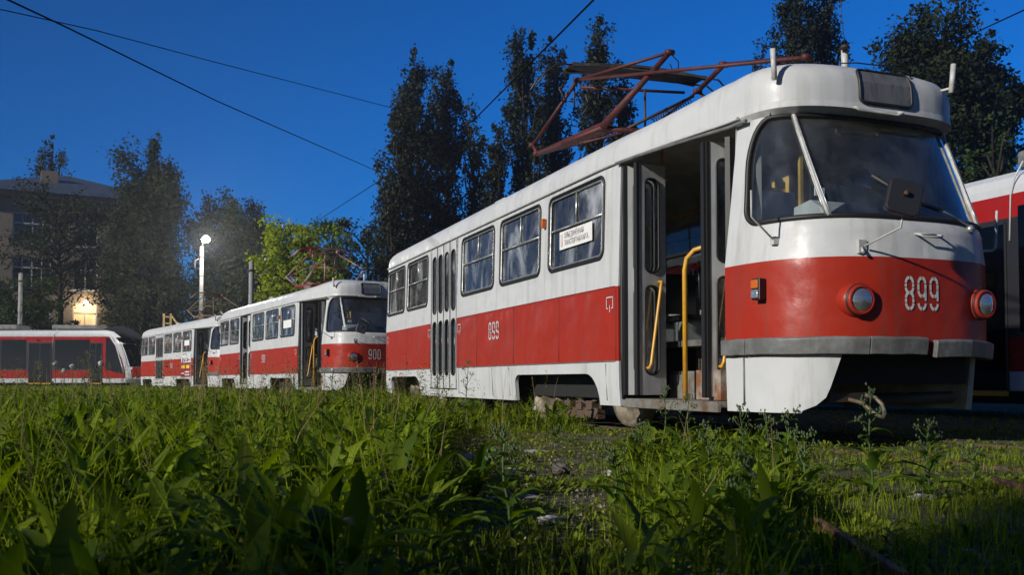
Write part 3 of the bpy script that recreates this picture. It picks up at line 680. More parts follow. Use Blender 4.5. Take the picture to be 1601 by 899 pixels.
# ================================================================== pantographs
def lift(px, py, X, y0=5.6): pass
def pantograph_folded(root):
    """big crossed-arm collector with one arm raised: points are local tram coordinates"""
    P_ = PANTO
    b = MB()
    def T(a, c, r, r2=None, mi=0): b.tube([P_[a], P_[c]], r, 8, mi, rs=[r, r2 if r2 else r])
    b.tube([P_['base_b'], P_['base_a'], P_['base_a2']], .034, 8); 
    b.add([Vector(P_['base_b']) + Vector(d) for d in ((0, 0, -.02), (0, 0, .03), (.05, 0, .03), (.05, 0, -.02))] + [Vector(P_['base_a']) + Vector(d) for d in ((0, 0, -.04), (0, 0, .07), (.10, 0, .07), (.10, 0, -.04))], [(0, 1, 2, 3), (4, 7, 6, 5), (0, 4, 5, 1), (1, 5, 6, 2), (2, 6, 7, 3), (3, 7, 4, 0)])
    T('base_a', 'knee_top', .048, .03)
    fr = b.build('pantograph', ['pantograph_red'], root)
    b = MB(); 
    for a, c, r in (('base_b', 'knee_back', .022), ('knee_back', 'head_l', .022), ('base_b', 'rod_in', .02), ('knee_top', 'head_l', .02), ('head_l', 'front_knee', .020), ('head_l2', 'head_r2', .018), ('front_knee', 'mid_front', .022), ('mid_front', 'head_r', .030), ('head_r', 'cross_lo', .018), ('cross_lo2', 'head_r', .015)): T(a, c, r)
    for k in ('knee_back', 'knee_top', 'head_l', 'head_r', 'front_knee', 'mid_front', 'base_b'):
        b.lathe([(0, -.05), (.03, -.05), (.035, 0), (.03, .05), (0, .05)], P_[k], (1, 0, 0), 10)
    b.build('arm', 'pantograph_red', fr)
    b = MB()
    for a, c in (('base_b', 'base_a'), ('rod_in', 'lever_b')):             # tension springs
        u, v = Vector(P_[a]).lerp(Vector(P_[c]), .25) + Vector((.16, 0, .05)), Vector(P_[a]).lerp(Vector(P_[c]), .8) + Vector((.16, 0, .05)); n_ = 110; d_ = (v - u); e1 = d_.orthogonal().normalized(); e2 = d_.normalized().cross(e1)
        b.tube([u + d_ * (i / n_) + (e1 * math.cos(i * .9) + e2 * math.sin(i * .9)) * .025 for i in range(n_)], .006, 4)
    b.build('spring', 'dark_steel', fr)
    b = MB(); k0 = Vector(P_['knee_top']); b.tube([k0 + Vector((.02, -.02, -.04)), k0 + Vector((.06, -.08, -.12)), k0 + Vector((.05, -.1, -.2)), k0 + Vector((0, -.06, -.22)), k0 + Vector((-.01, -.02, -.14))], .006, 5); b.build('wire_loop', 'cable_black', fr)
    b = MB(); hl, hr = Vector(P_['strip_l']), Vector(P_['strip_r']); d = hr - hl
    for oy in (-.13, .13):
        pts = [hl + d * t + Vector((0, oy, .06 * math.sin(t * math.pi) - 0.02)) for t in np.linspace(0, 1, 12)]
        vs = []; 
        for p in pts: vs += [p + Vector((0, -.03, 0)), p + Vector((0, .03, 0)), p + Vector((0, .03, .03)), p + Vector((0, -.03, .03))]
        b.add(vs, [(i * 4 + j, i * 4 + (j + 1) % 4, i * 4 + 4 + (j + 1) % 4, i * 4 + 4 + j) for i in range(11) for j in range(4)] + [(0, 1, 2, 3), (44, 45, 46, 47)])
    b.add([hl + Vector((0, -.16, .01)), hl + Vector((0, .16, .01)), hr + Vector((0, .16, 0)), hr + Vector((0, -.16, 0)), hl + Vector((0, -.16, .03)), hl + Vector((0, .16, .03)), hr + Vector((0, .16, .02)), hr + Vector((0, -.16, .02))], [(0, 1, 2, 3), (4, 5, 6, 7), (0, 1, 5, 4), (1, 2, 6, 5), (2, 3, 7, 6), (3, 0, 4, 7)])
    for h, s_ in ((hl, -1), (hr, 1)):
        for oy in (-.13, .13): b.tube([h + Vector((0, oy, 0)), h + Vector((s_ * .18, oy, 0)), h + Vector((s_ * .34, oy * .8, -.12)), h + Vector((s_ * .46, oy * .6, -.30))], .011, 6)
    b.build('collector_head', 'collector_dark', fr)
    b = MB()
    for x in (-.45, .45):
        for y in (4.1, 5.1): b.lathe([(.05, 0), (.07, .02), (.045, .04), (.07, .06), (.045, .08), (.06, .11)], (x, y, 3.08), (0, 0, 1), 10)
    b.box((0, 4.6, 3.24), (1.0, 1.3, .05)); b.tube([P_['lever_a'], P_['lever_b']], .02, 6); b.tube([P_['strut_a'], P_['strut_b']], .014, 6)
    for (dx, dz) in ((0, 0), (.1, -.1), (-.1, .05)): b.tube([Vector(P_['head_l']) + Vector((dx, .1, 0)), Vector(P_['head_l']) + Vector((dx * 2, .1, -.15 + dz)), Vector(P_['head_l']) + Vector((dx, .1, -.3 + dz))], .012, 5)
    b.build('base', 'dark_steel', fr)
mat('collector_dark', (0.10, 0.095, 0.085), 0.5, 0.4, col2=(0.04, 0.035, 0.03), scale=8)
mat('panto_mixed', (0.15, 0.016, 0.012), 0.6, col2=(0.34, 0.32, 0.29), scale=2.2, amt=0.25)
mat('panto_rust', (0.13, 0.065, 0.035), 0.6, col2=(0.20, 0.14, 0.09), scale=4)
def pantograph_diamond(root, m_, h=1.0, yc=4.3, name='pantograph'):
    b = MB(); z0 = 3.22
    b.box((0, yc, z0), (1.0, .9, .06)); b.tube([(-.75, yc - .35, z0 + .05), (.75, yc - .35, z0 + .05)], .05, 8); b.tube([(-.75, yc + .35, z0 + .05), (.75, yc + .35, z0 + .05)], .05, 8)
    for x in (-.4, .4):
        for y in (-.35, .35): b.lathe([(.05, -.14), (.07, -.12), (.045, -.09), (.07, -.06), (.045, 0)], (x, yc + y, z0), (0, 0, 1), 8)
    fr = b.build(name, m_, root)
    b = MB(); zk = z0 + h * .42; zt = z0 + h
    for s_ in (-1, 1):
        for x in (-.72, .72):
            b.tube([(x, yc + s_ * .35, z0 + .05), (x, yc + s_ * 1.45, zk)], .028, 6); b.tube([(x, yc + s_ * 1.45, zk), (x * .55, yc + s_ * .10, zt)], .018, 6)
        b.tube([(-.75, yc + s_ * 1.45, zk), (.75, yc + s_ * 1.45, zk)], .02, 6); b.tube([(-.72, yc + s_ * 1.45, zk), (.4, yc + s_ * .1, zt)], .012, 5); b.tube([(-.42, yc + s_ * .1, zt), (.42, yc + s_ * .1, zt)], .02, 6)
    b.build('arm', m_, fr)
    b = MB()
    for oy in (-.14, .14):
        b.tube([(-.95, yc + oy, zt - .12), (-.78, yc + oy, zt + .06), (-.55, yc + oy, zt + .14), (.55, yc + oy, zt + .14), (.78, yc + oy, zt + .06), (.95, yc + oy, zt - .12)], .022, 6)
    for x in (-.4, .4): b.tube([(x, yc, zt - .05), (x, yc, zt + .14)], .03, 6); b.box((x, yc, zt + .10), (.05, .3, .04))
    b.tube([(0, yc - .1, z0), (0, yc - .1, zt)], .035, 6)
    b.build('collector_head', m_, fr)

# ================================================================== modern low-floor tram (nose at y=0, side x<0)
def modern_tram(name, label, cat='tram', length=17.0, group=None):
    root = empty(name, (0, 0, 0), label=label, cat=cat, group=group)
    Wd = 1.25
    prof = [(length, .35), (length, 3.1), (length - .3, 3.45), (1.7, 3.45), (1.25, 3.36), (.92, 3.1), (.62, 2.65), (.36, 2.0), (.16, 1.35), (.04, .95), (0, .6), (.12, .35)]
    b = MB(); xs = [(-Wd, 0), (-Wd + .0, 0), (-Wd + .16, .13), (-Wd + .4, .19), (0, .22), (Wd - .4, .19), (Wd - .16, .13), (Wd, 0)]
    secs = [(-Wd, .0, .32), (-Wd + .05, .13, .20), (-Wd + .16, .22, .08), (-Wd + .40, .28, .0), (0, .30, -.06), (Wd - .40, .28, 0), (Wd - .16, .22, .08), (Wd - .05, .13, .20), (Wd, .0, .32)]
    vs = []; n = len(prof)
    for x, up, back in secs:
        for y, z in prof:
            yy = y + (back if y < 1.6 else (-back if y > length - .4 else 0)) * (1 if z < 3.2 else .6)
            zz = z - .30 + up if z > 3.0 else z
            vs.append((x, yy, zz))
    fs = [(i * n + k, i * n + (k + 1) % n, (i + 1) * n + (k + 1) % n, (i + 1) * n + k) for i in range(len(secs) - 1) for k in range(n)]
    fs += [tuple(range(n)), tuple((len(secs) - 1) * n + k for k in range(n))[::-1]]
    b.add(vs, fs); b.build('body', 'modern_white', root, bevel=.02)
    def side(nm, poly, m_, off=.006, parent=root, both=True):
        q = MB(); q.prism([(y, z) for y, z in poly], Wd - .01, Wd + off, 'yz'); q.build(nm, m_, parent)
        q = MB(); q.prism([(y, z) for y, z in poly], -Wd - off, -Wd + .01, 'yz'); return q.build(nm, m_, parent)
    L_ = length - .3
    side('side_band', [(L_, .62), (.34, .62), (.37, 1.0), (.60, 1.8), (.96, 2.55), (1.28, 3.0), (1.34, 3.04), (L_, 3.04)], 'modern_red')
    side('cab_window', [(1.50, 1.12), (.42, .85), (.46, 1.2), (.68, 1.9), (1.0, 2.55), (1.30, 2.94), (1.50, 3.0)], 'modern_glass', .012)
    side('window_band', [(L_, 1.08), (2.50, 1.08), (2.50, 2.72), (L_, 2.72)], 'black_plastic', .009)
    q = MB(); q.box((0, .02, .98), (2.1, .05, .6)); q.box((0, -.05, .98), (1.2, .05, .56)); q.build('front_panel', 'modern_red', root, bevel=.02)
    side('window', [(4.45, 1.15), (4.45, 2.86), (2.42, 2.86), (2.42, 1.15)], 'modern_glass', .012)
    y = 6.1
    while y < L_ - 1.6:
        side('window', [(y + 1.45, 1.15), (y + 1.45, 2.86), (y, 2.86), (y, 1.15)], 'modern_glass', .012); y += 1.5
    for y0, y1 in ((1.72, 2.40), (4.65, 5.95), (11.0 + .05, 12.0)):
        d = side('door', [(y1, .36), (y1, 2.66), (y0, 2.66), (y0, .36)], 'modern_glass', .016)
        q = MB()
        ym = (y0 + y1) / 2
        q.box((-Wd - .02, ym, .32), (.03, y1 - y0, .07)); q.build('door_sill', 'yellow_rail', d)
        q = MB()
        for yy in (y0, ym, y1): q.box((-Wd - .018, yy, 1.5), (.02, .035, 2.3))
        q.box((-Wd - .018, ym, 2.66), (.02, y1 - y0, .04)); q.build('door_frame', 'black_plastic', d)
    q = MB()
    for s_ in (-1, 1): q.tube([(s_ * (Wd + .008), .96 + .3, 3.05), (s_ * (Wd + .008), .62 + .3, 2.5), (s_ * (Wd + .008), .3 + .28, 1.4), (s_ * (Wd + .008), .13 + .3, .9)], .03, 6)
    q.build('a_pillar', 'modern_white', root)
    q = MB(); pts = [(.86, 3.0), (.60, 2.6), (.36, 2.0), (.145, 1.3)]
    vs = []
    for x in (-1.12, -.85, 0, .85, 1.12):
        bk = {0: -.06, .85: 0, 1.12: .11}[abs(x)]
        vs += [(x, yy + bk - .012, zz) for yy, zz in pts]
    q.add(vs, [(i * 4 + k, i * 4 + k + 1, (i + 1) * 4 + k + 1, (i + 1) * 4 + k) for i in range(4) for k in range(3)], 0, True); q.build('windscreen', 'modern_glass', root, solid=(.02,))
    q = MB(); q.box((0, .78, 2.76), (1.2, .05, .26), rot=Matrix.Rotation(R(-30), 3, 'X')); q.build('route_display', 'modern_display', root)
    q = MB(); q.box((0, 3.6, 3.62), (1.5, 2.6, .25)); q.box((0, 8.6, 3.62), (1.6, 3.4, .28)); q.build('roof_equipment', 'bumper_grey', root, bevel=.05)
    q = MB(); q.lathe([(0, 0), (.04, 0), (.055, .03), (.04, .06), (0, .07)], (-Wd - .005, 5.35 + .1, 2.84), (-1, 0, 0), 12); q.build('door_lamp', 'black_plastic', root)
    q = MB(); q.tube([(-Wd - .01, 4.35, 3.45), (-Wd - .03, 4.47, 3.25), (-Wd - .02, 4.55, 3.02), (-Wd - .02, 4.58, 2.4)], .012, 6)
    q.build('roof_cable', 'modern_white', root)
    q = MB()
    for y_ in (2.6, 4.1, 13.0, 14.5):
        for s_ in (-1, 1): q.lathe([(0, 0), (.28, 0), (.3, .06), (0, .06)], (s_ * 1.0, y_, .32), (s_, 0, 0), 18)
    q.box((0, length / 2, .30), (2.0, length - 2, .25)); q.build('running_gear', 'undercar_black', root)
    return root
glass('modern_glass', (0.02, 0.02, 0.02), 0.02, 0.25, 0.03, (.05, .05, .05))
mat('modern_display', (0.02, 0.08, 0.13), 0.3)

# ================================================================== trees
def leaf_quads(C, size, squash=0.55, n_up=0.0):
    """C (N,3) centres -> quads"""
    N = len(C); d = rng.normal(size=(N, 3)); d[:, 2] -= 0.25; d /= np.linalg.norm(d, axis=1)[:, None]
    e = rng.normal(size=(N, 3)); e -= d * np.sum(d * e, axis=1)[:, None]; e /= np.linalg.norm(e, axis=1)[:, None]
    s = size * rng.uniform(0.6, 1.35, N)[:, None]
    V = np.stack([C - d * s * .5, C + e * s * squash * .5, C + d * s * .5, C - e * s * squash * .5], 1).reshape(-1, 3)
    return V
def np_mesh(name, V, nper, mats, parent=None, mi=None, quad=4):
    me = bpy.data.meshes.new(name); nf = len(V) // nper if quad == nper else None
    F = len(V) // 4
    me.vertices.add(len(V)); me.vertices.foreach_set('co', V.astype(np.float32).ravel())
    me.loops.add(F * 4); me.loops.foreach_set('vertex_index', np.arange(F * 4, dtype=np.int32))
    me.polygons.add(F); me.polygons.foreach_set('loop_start', np.arange(F, dtype=np.int32) * 4); me.polygons.foreach_set('loop_total', np.full(F, 4, np.int32))
    for m_ in (mats if isinstance(mats, (list, tuple)) else [mats]): me.materials.append(MATS[m_])
    if mi is not None: me.polygons.foreach_set('material_index', mi.astype(np.int32))
    me.update(); me.validate()
    o = bpy.data.objects.new(name, me); COL.objects.link(o)
    if parent: o.parent = parent
    return o
def tree(name, label, xc, Z, H, hw, kind='broad', n=7000, leaf='leaf_dark', lsize=0.2, group=None, cat='tree', base=0.0, lean=0.0, low=0.12, seed=None, spires=1):
    r = np.random.default_rng(seed if seed is not None else rnd.randrange(10 ** 6))
    loc = W(xc, Z, base - .1); root = empty(name, loc, label=label, cat=cat, group=group)
    b = MB(); limbs = []
    th = 0.018 * H
    tr = [Vector((lean * H * (k / 8) ** 1.5 + r.normal() * .01 * H, r.normal() * .01 * H, H * k / 8 * .95)) for k in range(9)]
    tr[0] = Vector((0, 0, 0))
    b.tube(tr, th, 8, rs=[th * (1 - .85 * k / 8) for k in range(9)])
    def onTrunk(t): 
        k = min(7, int(t * 8)); return tr[k].lerp(tr[k + 1], t * 8 - k)
    pts = []
    if kind == 'poplar':
        NB = int(64 * (.6 + hw / 4))
        for i in range(NB):
            t0 = low + (0.90 - low) * (i / NB); p0 = onTrunk(t0); az = r.uniform(0, 2 * math.pi)
            env = hw * (math.sin(min(1, (t0 + .12) / .45) * math.pi / 2)) * (1 - max(0, t0 - .45) / .75) * r.uniform(.55, 1.15)
            up = r.uniform(.14, .24) * H * (1.05 - t0 * .6)
            c = p0 + Vector((math.cos(az) * env * .7, math.sin(az) * env * .7, up * .35)); e = p0 + Vector((math.cos(az) * env, math.sin(az) * env, up))
            if e.z > H: e.z = H * r.uniform(.95, 1.0)
            b.tube([p0, c, e], .03, 4, rs=[th * .28, th * .18, th * .05])
            limbs.append((p0, c, e, .22 * hw + .30))
        limbs.append((onTrunk(.75), onTrunk(.87), onTrunk(.999), .3))
    else:
        NB = 26
        for i in range(NB):
            t0 = low + (0.9 - low) * (i / NB) ** .9; p0 = onTrunk(t0); az = i * 2.4 + r.uniform(-.5, .5)
            s_ = (t0 - low) / (1 - low); env = hw * max(.05, 1 - abs(2 * (s_ * .9 + .05) - .95) ** (3.5 if kind == 'droop' else 2)) ** .5 * r.uniform(.55, 1.12)
            up = H * r.uniform(.03, .20)
            if kind == 'droop': up = H * r.uniform(-.10, .06)
            c = p0 + Vector((math.cos(az) * env * .5, math.sin(az) * env * .5, max(up * .8, .05 * H))); e = p0 + Vector((math.cos(az) * env, math.sin(az) * env, up)); e.z = min(e.z, H)
            b.tube([p0, c, e], .04, 5, rs=[th * .35, th * .22, th * .06]); limbs.append((p0, c, e, .24 * hw + .25))
            for k in range(3):
                az2 = az + r.uniform(-1.1, 1.1); q0 = p0.lerp(c, .8) if k else c; q1 = q0 + Vector((math.cos(az2), math.sin(az2), r.uniform(-.1, .7))) * env * r.uniform(.3, .55); q1.z = min(q1.z, H)
                b.tube([q0, q1], .02, 4, rs=[th * .15, th * .04]); limbs.append((q0, q0.lerp(q1, .5), q1, .22 * hw + .22))
        limbs.append((onTrunk(.7), onTrunk(.85), onTrunk(.999), .14 * hw + .2))
    b.build('trunk', 'bark', root)
    wts = np.array([(l[2] - l[0]).length + .3 for l in limbs]); wts /= wts.sum()
    ncl = max(30, n // 45); idx = r.choice(len(limbs), ncl, p=wts); C = []
    for j in idx:
        p0, c, e, rad = limbs[j]; t = r.uniform(.25, 1.08) ; t = min(t, 1.05)
        q = (p0 * (1 - t) ** 2 + c * 2 * t * (1 - t) + e * t * t); 
        off = r.normal(size=3) * rad * .45 * (1.15 - .45 * t); cc = np.array(q) + off
        m_ = int(r.uniform(.5, 1.5) * n / ncl); sp = rad * r.uniform(.35, .8) * (1.1 - .35 * t)
        l = r.normal(size=(m_, 3)) * sp * np.array([.6, .6, .8 if kind == 'poplar' else .5]) + cc
        if kind == 'droop': l[:, 2] -= np.abs(r.normal(size=m_)) * .5
        C.append(l)
    C = np.concatenate(C); kz = H / np.percentile(C[:, 2], 99.6); C[:, 2] = np.where(C[:, 2] > .5 * H, .5 * H + (C[:, 2] - .5 * H) * (H * .5) / max(.1, np.percentile(C[:, 2], 99.6) - .5 * H), C[:, 2]); C = C[(C[:, 2] < H * 1.06) & (C[:, 2] > .3)]
    np_mesh('crown', leaf_quads(C, lsize), 4, leaf, root)
    return root
mat('bark', (0.022, 0.018, 0.014), 0.9, var=0.5, scale=9, bump=.6)
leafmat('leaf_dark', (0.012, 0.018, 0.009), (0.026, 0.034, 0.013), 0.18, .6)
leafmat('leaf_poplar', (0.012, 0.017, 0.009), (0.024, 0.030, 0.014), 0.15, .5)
leafmat('leaf_mid', (0.022, 0.042, 0.012), (0.045, 0.075, 0.018), 0.25, .55)
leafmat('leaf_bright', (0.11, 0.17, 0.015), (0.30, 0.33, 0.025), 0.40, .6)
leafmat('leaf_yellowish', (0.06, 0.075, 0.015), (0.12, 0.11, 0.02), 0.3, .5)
HAZE = 0.0008
# ================================================================== place the trams
GOLD = 'old red and white trams standing in line on the weedy track'
PANTO = dict(base_b=(-1.00, 5.35, 3.36), base_a=(-.80, 3.95, 3.35), base_a2=(.1, 3.8, 3.33), knee_back=(-1.0, 5.5, 3.50), knee_top=(-.20, 3.45, 4.13), head_l=(-.72, 4.75, 4.15), head_l2=(-.70, 4.7, 4.05), head_r2=(.5, 4.3, 4.0),
             head_r=(.62, 4.2, 4.0), front_knee=(.1, 1.5, 3.48), mid_front=(.2, 3.0, 3.9), rod_in=(-.35, 4.3, 3.42), cross_lo=(.8, 4.0, 3.75), cross_lo2=(-.1, 4.5, 3.4), strip_l=(-.85, 4.75, 4.28), strip_r=(.75, 4.35, 4.18), lever_a=(-.4, 4.2, 3.42), lever_b=(.5, 4.1, 3.9), strut_a=(-.1, 4.2, 3.3), strut_b=(-.1, 4.2, 3.95))
#PANTO_OVERRIDE#
t1 = make_tram('tram', 'nearest red and white tram, number 899, with its front door folded open', GOLD, '899')
proto = copy_tree(t1, None, skip=('fleet_number', 'destination_sticker'))
t1.location = (5.504, 5.6, 0)
pantograph_folded(t1)
def place(root, xa, za, xb, zb, ya=3.01, yb=12.42, x=-1.25):
    A, B = W(xa, za), W(xb, zb); d = (B - A); rz = math.atan2(-d.x, d.y)
    root.rotation_euler = (0, 0, rz); root.location = A - Matrix.Rotation(rz, 3, 'Z') @ Vector((x, ya, 0))
def numbered(root, n):
    number(n, a_of_x(-0.215), 1.025, 0.27, 0.118, 0.006, 1, root); number(n, aL(6.48), 1.04, 0.25, 0.145, 0.006, 1, root)
t2 = proto; t2['label'] = 'second old red and white tram, directly behind tram 899, middle door open'
place(t2, -5.99, 26.0, -10.55, 34.2)
t3 = copy_tree(t2); t3['label'] = 'farthest old red and white tram, with a small advert beside its front door'
place(t3, -13.4, 39.5, -18.5, 47.3)
numbered(t2, '900'); numbered(t3, '906')
for c in list(t2.children):                                        # swap the closed middle door of the second tram for an open one
    if c.name.split('.')[0] == 'door_leaf' and min(v.co.y for v in c.data.vertices) > 7:
        for g in list(c.children): bpy.data.objects.remove(g)
        bpy.data.objects.remove(c)
door_leaf(t2, (-1.22, MD[1] - .03), (-.90, MD[1] - .08), .38, 2.6); door_leaf(t2, (-1.22, MD[0] + .03), (-.90, MD[0] + .09), .38, 2.6); door_leaf(t2, (-1.23, MD[0] + .42), (-1.02, MD[0] + .10), .38, 2.6)
pantograph_diamond(t2, 'panto_mixed'); pantograph_diamond(t3, 'panto_rust', .95)
def text_mesh(name, s, size, m_, parent, M, w=None):
    cu = bpy.data.curves.new('text', 'FONT'); cu.body = s; cu.size = size; cu.extrude = 0.0; cu.resolution_u = 3
    o = bpy.data.objects.new('text', cu); COL.objects.link(o); dg = bpy.context.evaluated_depsgraph_get()
    me = bpy.data.meshes.new_from_object(o.evaluated_get(dg)); bpy.data.objects.remove(o)
    xs = [v.co.x for v in me.vertices]; k = (w / (max(xs) - min(xs))) if w else 1
    for v in me.vertices: v.co = M @ Vector((v.co.x * k, v.co.y, 0))
    me.materials.append(MATS[m_]); me.name = name; t = bpy.data.objects.new(name, me); COL.objects.link(t); t.parent = parent; return t
def sticker(root, y0, y1, z0, z1, words=True):
    b = MB(); x = -1.247
    b.add([(x, y1, z0), (x, y0, z0), (x, y0, z1), (x, y1, z1)], [(0, 1, 2, 3)]); o = b.build('destination_sticker', 'paper', root)
    if words:
        h = z1 - z0
        def M(y, z): return Matrix(((0, 0, 1, x - .004), (-1, 0, 0, y), (0, 1, 0, z), (0, 0, 0, 1)))
        text_mesh('lettering', 'ОБЪЕДИНЁННАЯ', .085, 'print_grey', o, M(y1 - .13, z0 + h * .58), .50)
        text_mesh('lettering', 'ТРАНСПОРТНАЯ КАРТА', .085, 'print_grey', o, M(y1 - .13, z0 + h * .17), .62)
        q = MB(); q.add([(x - .003, y1 - .03, z0 + .03), (x - .003, y1 - .09, z0 + .03), (x - .003, y1 - .09, z1 - .03), (x - .003, y1 - .03, z1 - .03)], [(0, 1, 2, 3)]); q.build('emblem', 'sticker_mark', o)
mat('sticker_mark', (0.55, 0.30, 0.28), 0.7, col2=(0.6, 0.6, 0.6), scale=30)
sticker(t1, 3.26, 4.10, 1.96, 2.16); sticker(t2, 3.3, 4.1, 1.98, 2.2, False); sticker(t3, 3.3, 4.1, 1.98, 2.2, False)
# advertising panel on the third tram
mat('advert_ground', (.6,.6,.6), .5)
b = MB(); b.box((-1.262, 3.75, 1.12), (.015, 1.55, 1.0)); ad = b.build('advert_panel', 'advert_ground', t3)
mat('advert_red', (0.25, 0.02, 0.03), .5); mat('advert_yellow', (0.75, 0.55, 0.03), .5); mat('advert_black', (0.03, 0.03, 0.04), .5)
b = MB(); b.box((-1.272, 3.75, .95), (.006, 1.5, .62), 0)
for y_, z_, l_ in ((4.15, 1.08, .55), (3.4, 1.08, .5)): b.box((-1.278, y_, z_), (.006, l_, .13), 1)
for y_, z_, l_ in ((4.2, .80, .5), (3.5, .86, .7), (3.5, .74, .7)): b.box((-1.278, y_, z_), (.006, l_, .05), 2)
st = [[(4.45, 1.50), (4.2, 1.42), (4.3, 1.3), (4.0, 1.45), (3.95, 1.3), (3.7, 1.46)], [(4.4, 1.28), (3.1, 1.36)], [(3.55, 1.48), (3.5, 1.30), (3.35, 1.44), (3.25, 1.34)], [(4.3, 1.6), (3.7, 1.62), (3.5, 1.52)]]
for s_ in st: b.tube([(-1.275, y_, z_) for y_, z_ in s_], .012, 4, 3)
b.build('advert_print', ['advert_red', 'advert_yellow', 'paper', 'advert_black'], ad)

m1 = modern_tram('tram', 'modern low red and white tram at the far left, sloping nose pointing right')
A = W(-22.0, 56); m1.location = A; m1.rotation_euler = (0, 0, R(90) - TH)
q = MB(); q.lathe([(0, .0), (1.0, 0), (.95, .3), (.7, .62), (.3, .75), (0, .78)], (0, 1.2, 3.25), (0, 0, 1), 20)
for i, v in enumerate(q.v): q.v[i] = (v[0] * .8, 1.2 + (v[1] - 1.2) * 1.3 - .15, 3.25 + (v[2] - 3.25) * .62 - max(0, (1.2 - v[1])) * .5)
mat('roof_cover_black', (.012, .013, .018), .9, spec=.1); q.build('roof_cover', 'roof_cover_black', m1)
m2 = modern_tram('tram', 'modern red and white tram at the right edge, beyond tram 899')
m2.location = (12.15, 5.0, 0)

# ================================================================== ground
def gz(x, y): return 0.0
bm = bmesh.new(); N_ = 90
def warp(t): return math.copysign(abs(t) ** 2.6, t)
vs = {}
for i in range(-N_, N_ + 1):
    for j in range(-N_, N_ + 1):
        x = 6 + warp(i / N_) * 900; y = 8 + warp(j / N_) * 900
        k = math.hypot(x - 2, y - 6)
        z = -0.03 + 0.02 * math.sin(x * 1.7 + y * .9) * math.sin(y * 1.3 - x * .6) + 0.012 * math.sin(x * 5.1) * math.sin(y * 4.3)
        vs[i, j] = bm.verts.new((x, y, z))
for i in range(-N_, N_):
    for j in range(-N_, N_): bm.faces.new((vs[i, j], vs[i + 1, j], vs[i + 1, j + 1], vs[i, j + 1]))
me = bpy.data.meshes.new('ground'); bm.to_mesh(me); bm.free()
m, nt, b_ = newmat('soil'); MATS['soil'] = m
tc = nd(nt, 'ShaderNodeTexCoord')
def gn(s, d=8, r=.65):
    n = nd(nt, 'ShaderNodeTexNoise'); n.inputs['Scale'].default_value = s; n.inputs['Detail'].default_value = d; n.inputs['Roughness'].default_value = r; nt.links.new(tc.outputs['Object'], n.inputs['Vector']); return n
r1 = nd(nt, 'ShaderNodeValToRGB'); e = r1.color_ramp.elements; e[0].position = .38; e[0].color = (.050, .038, .022, 1); e[1].position = .62; e[1].color = (.13, .11, .06, 1); nt.links.new(gn(9).outputs[0], r1.inputs[0])
r2 = nd(nt, 'ShaderNodeValToRGB'); e = r2.color_ramp.elements; e[0].position = .44; e[0].color = (0, 0, 0, 1); e[1].position = .56; e[1].color = (.85, .85, .85, 1); nt.links.new(gn(2.2, 9, .75).outputs[0], r2.inputs[0])
mx = nd(nt, 'ShaderNodeMix', data_type='RGBA'); nt.links.new(r2.outputs[0], mx.inputs[0]); nt.links.new(r1.outputs[0], mx.inputs[6]); mx.inputs[7].default_value = (.045, .065, .012, 1)
r3 = nd(nt, 'ShaderNodeValToRGB'); e = r3.color_ramp.elements; e[0].position = .70; e[0].color = (0, 0, 0, 1); e[1].position = .74; e[1].color = (.8, .8, .8, 1); nt.links.new(gn(26, 6).outputs[0], r3.inputs[0])
mx2 = nd(nt, 'ShaderNodeMix', data_type='RGBA'); nt.links.new(r3.outputs[0], mx2.inputs[0]); nt.links.new(mx.outputs[2], mx2.inputs[6]); mx2.inputs[7].default_value = (.28, .25, .19, 1)
nt.links.new(mx2.outputs[2], b_.inputs['Base Color']); b_.inputs['Roughness'].default_value = .95
bp = nd(nt, 'ShaderNodeBump'); bp.inputs['Strength'].default_value = 1; bp.inputs['Distance'].default_value = .03; nt.links.new(gn(30, 6).outputs[0], bp.inputs['Height']); nt.links.new(bp.outputs[0], b_.inputs['Normal'])
me.materials.append(m); g = bpy.data.objects.new('ground', me); COL.objects.link(g); tag(g, kind='structure')
b = MB()
for x in (5.504 - .762, 5.504 + .762): b.prism([(x - .06, -.10), (x + .06, -.10), (x + .03, -.06), (x + .035, -.01), (x - .035, -.01), (x - .03, -.06)], -8, 24, 'xz')
tag(b.build('rails', 'rusty_steel'), kind='structure')

# ================================================================== building behind the left trees
def brickmat(name, c1, c2, mort, sc):
    m, nt, b = newmat(name); tc = nd(nt, 'ShaderNodeTexCoord'); br = nd(nt, 'ShaderNodeTexBrick')
    sep = nd(nt, 'ShaderNodeSeparateXYZ'); cmb = nd(nt, 'ShaderNodeCombineXYZ'); nt.links.new(tc.outputs['Object'], sep.inputs[0]); nt.links.new(sep.outputs[0], cmb.inputs[0]); nt.links.new(sep.outputs[2], cmb.inputs[1])
    br.inputs['Color1'].default_value = (*c1, 1); br.inputs['Color2'].default_value = (*c2, 1); br.inputs['Mortar'].default_value = (*mort, 1); br.inputs['Scale'].default_value = sc; br.inputs['Mortar Size'].default_value = .018
    nt.links.new(cmb.outputs[0], br.inputs['Vector']); nt.links.new(br.outputs[0], b.inputs['Base Color']); b.inputs['Roughness'].default_value = .9; MATS[name] = m
brickmat('brick', (.22, .17, .13), (.17, .13, .10), (.26, .24, .20), 2.2)
mat('roof_sheet', (.07, .09, .12), .5, .2, var=.4, scale=1.2, stretch=(4, 1, 1)); mat('plaster', (.24, .22, .19), .8, var=.3)
mat('window_white', (.45, .47, .50), .5); emis('lit_window', (1.0, .72, .42), .35); emis('bulb', (1.0, .85, .6), 60)
glass('house_glass', (0.10, 0.12, 0.15), 0.05, 1.6, 0.05)
bl = empty('building', W(-40, 68), label='four storey brick building with a grey hipped roof behind the trees at the left', cat='building')
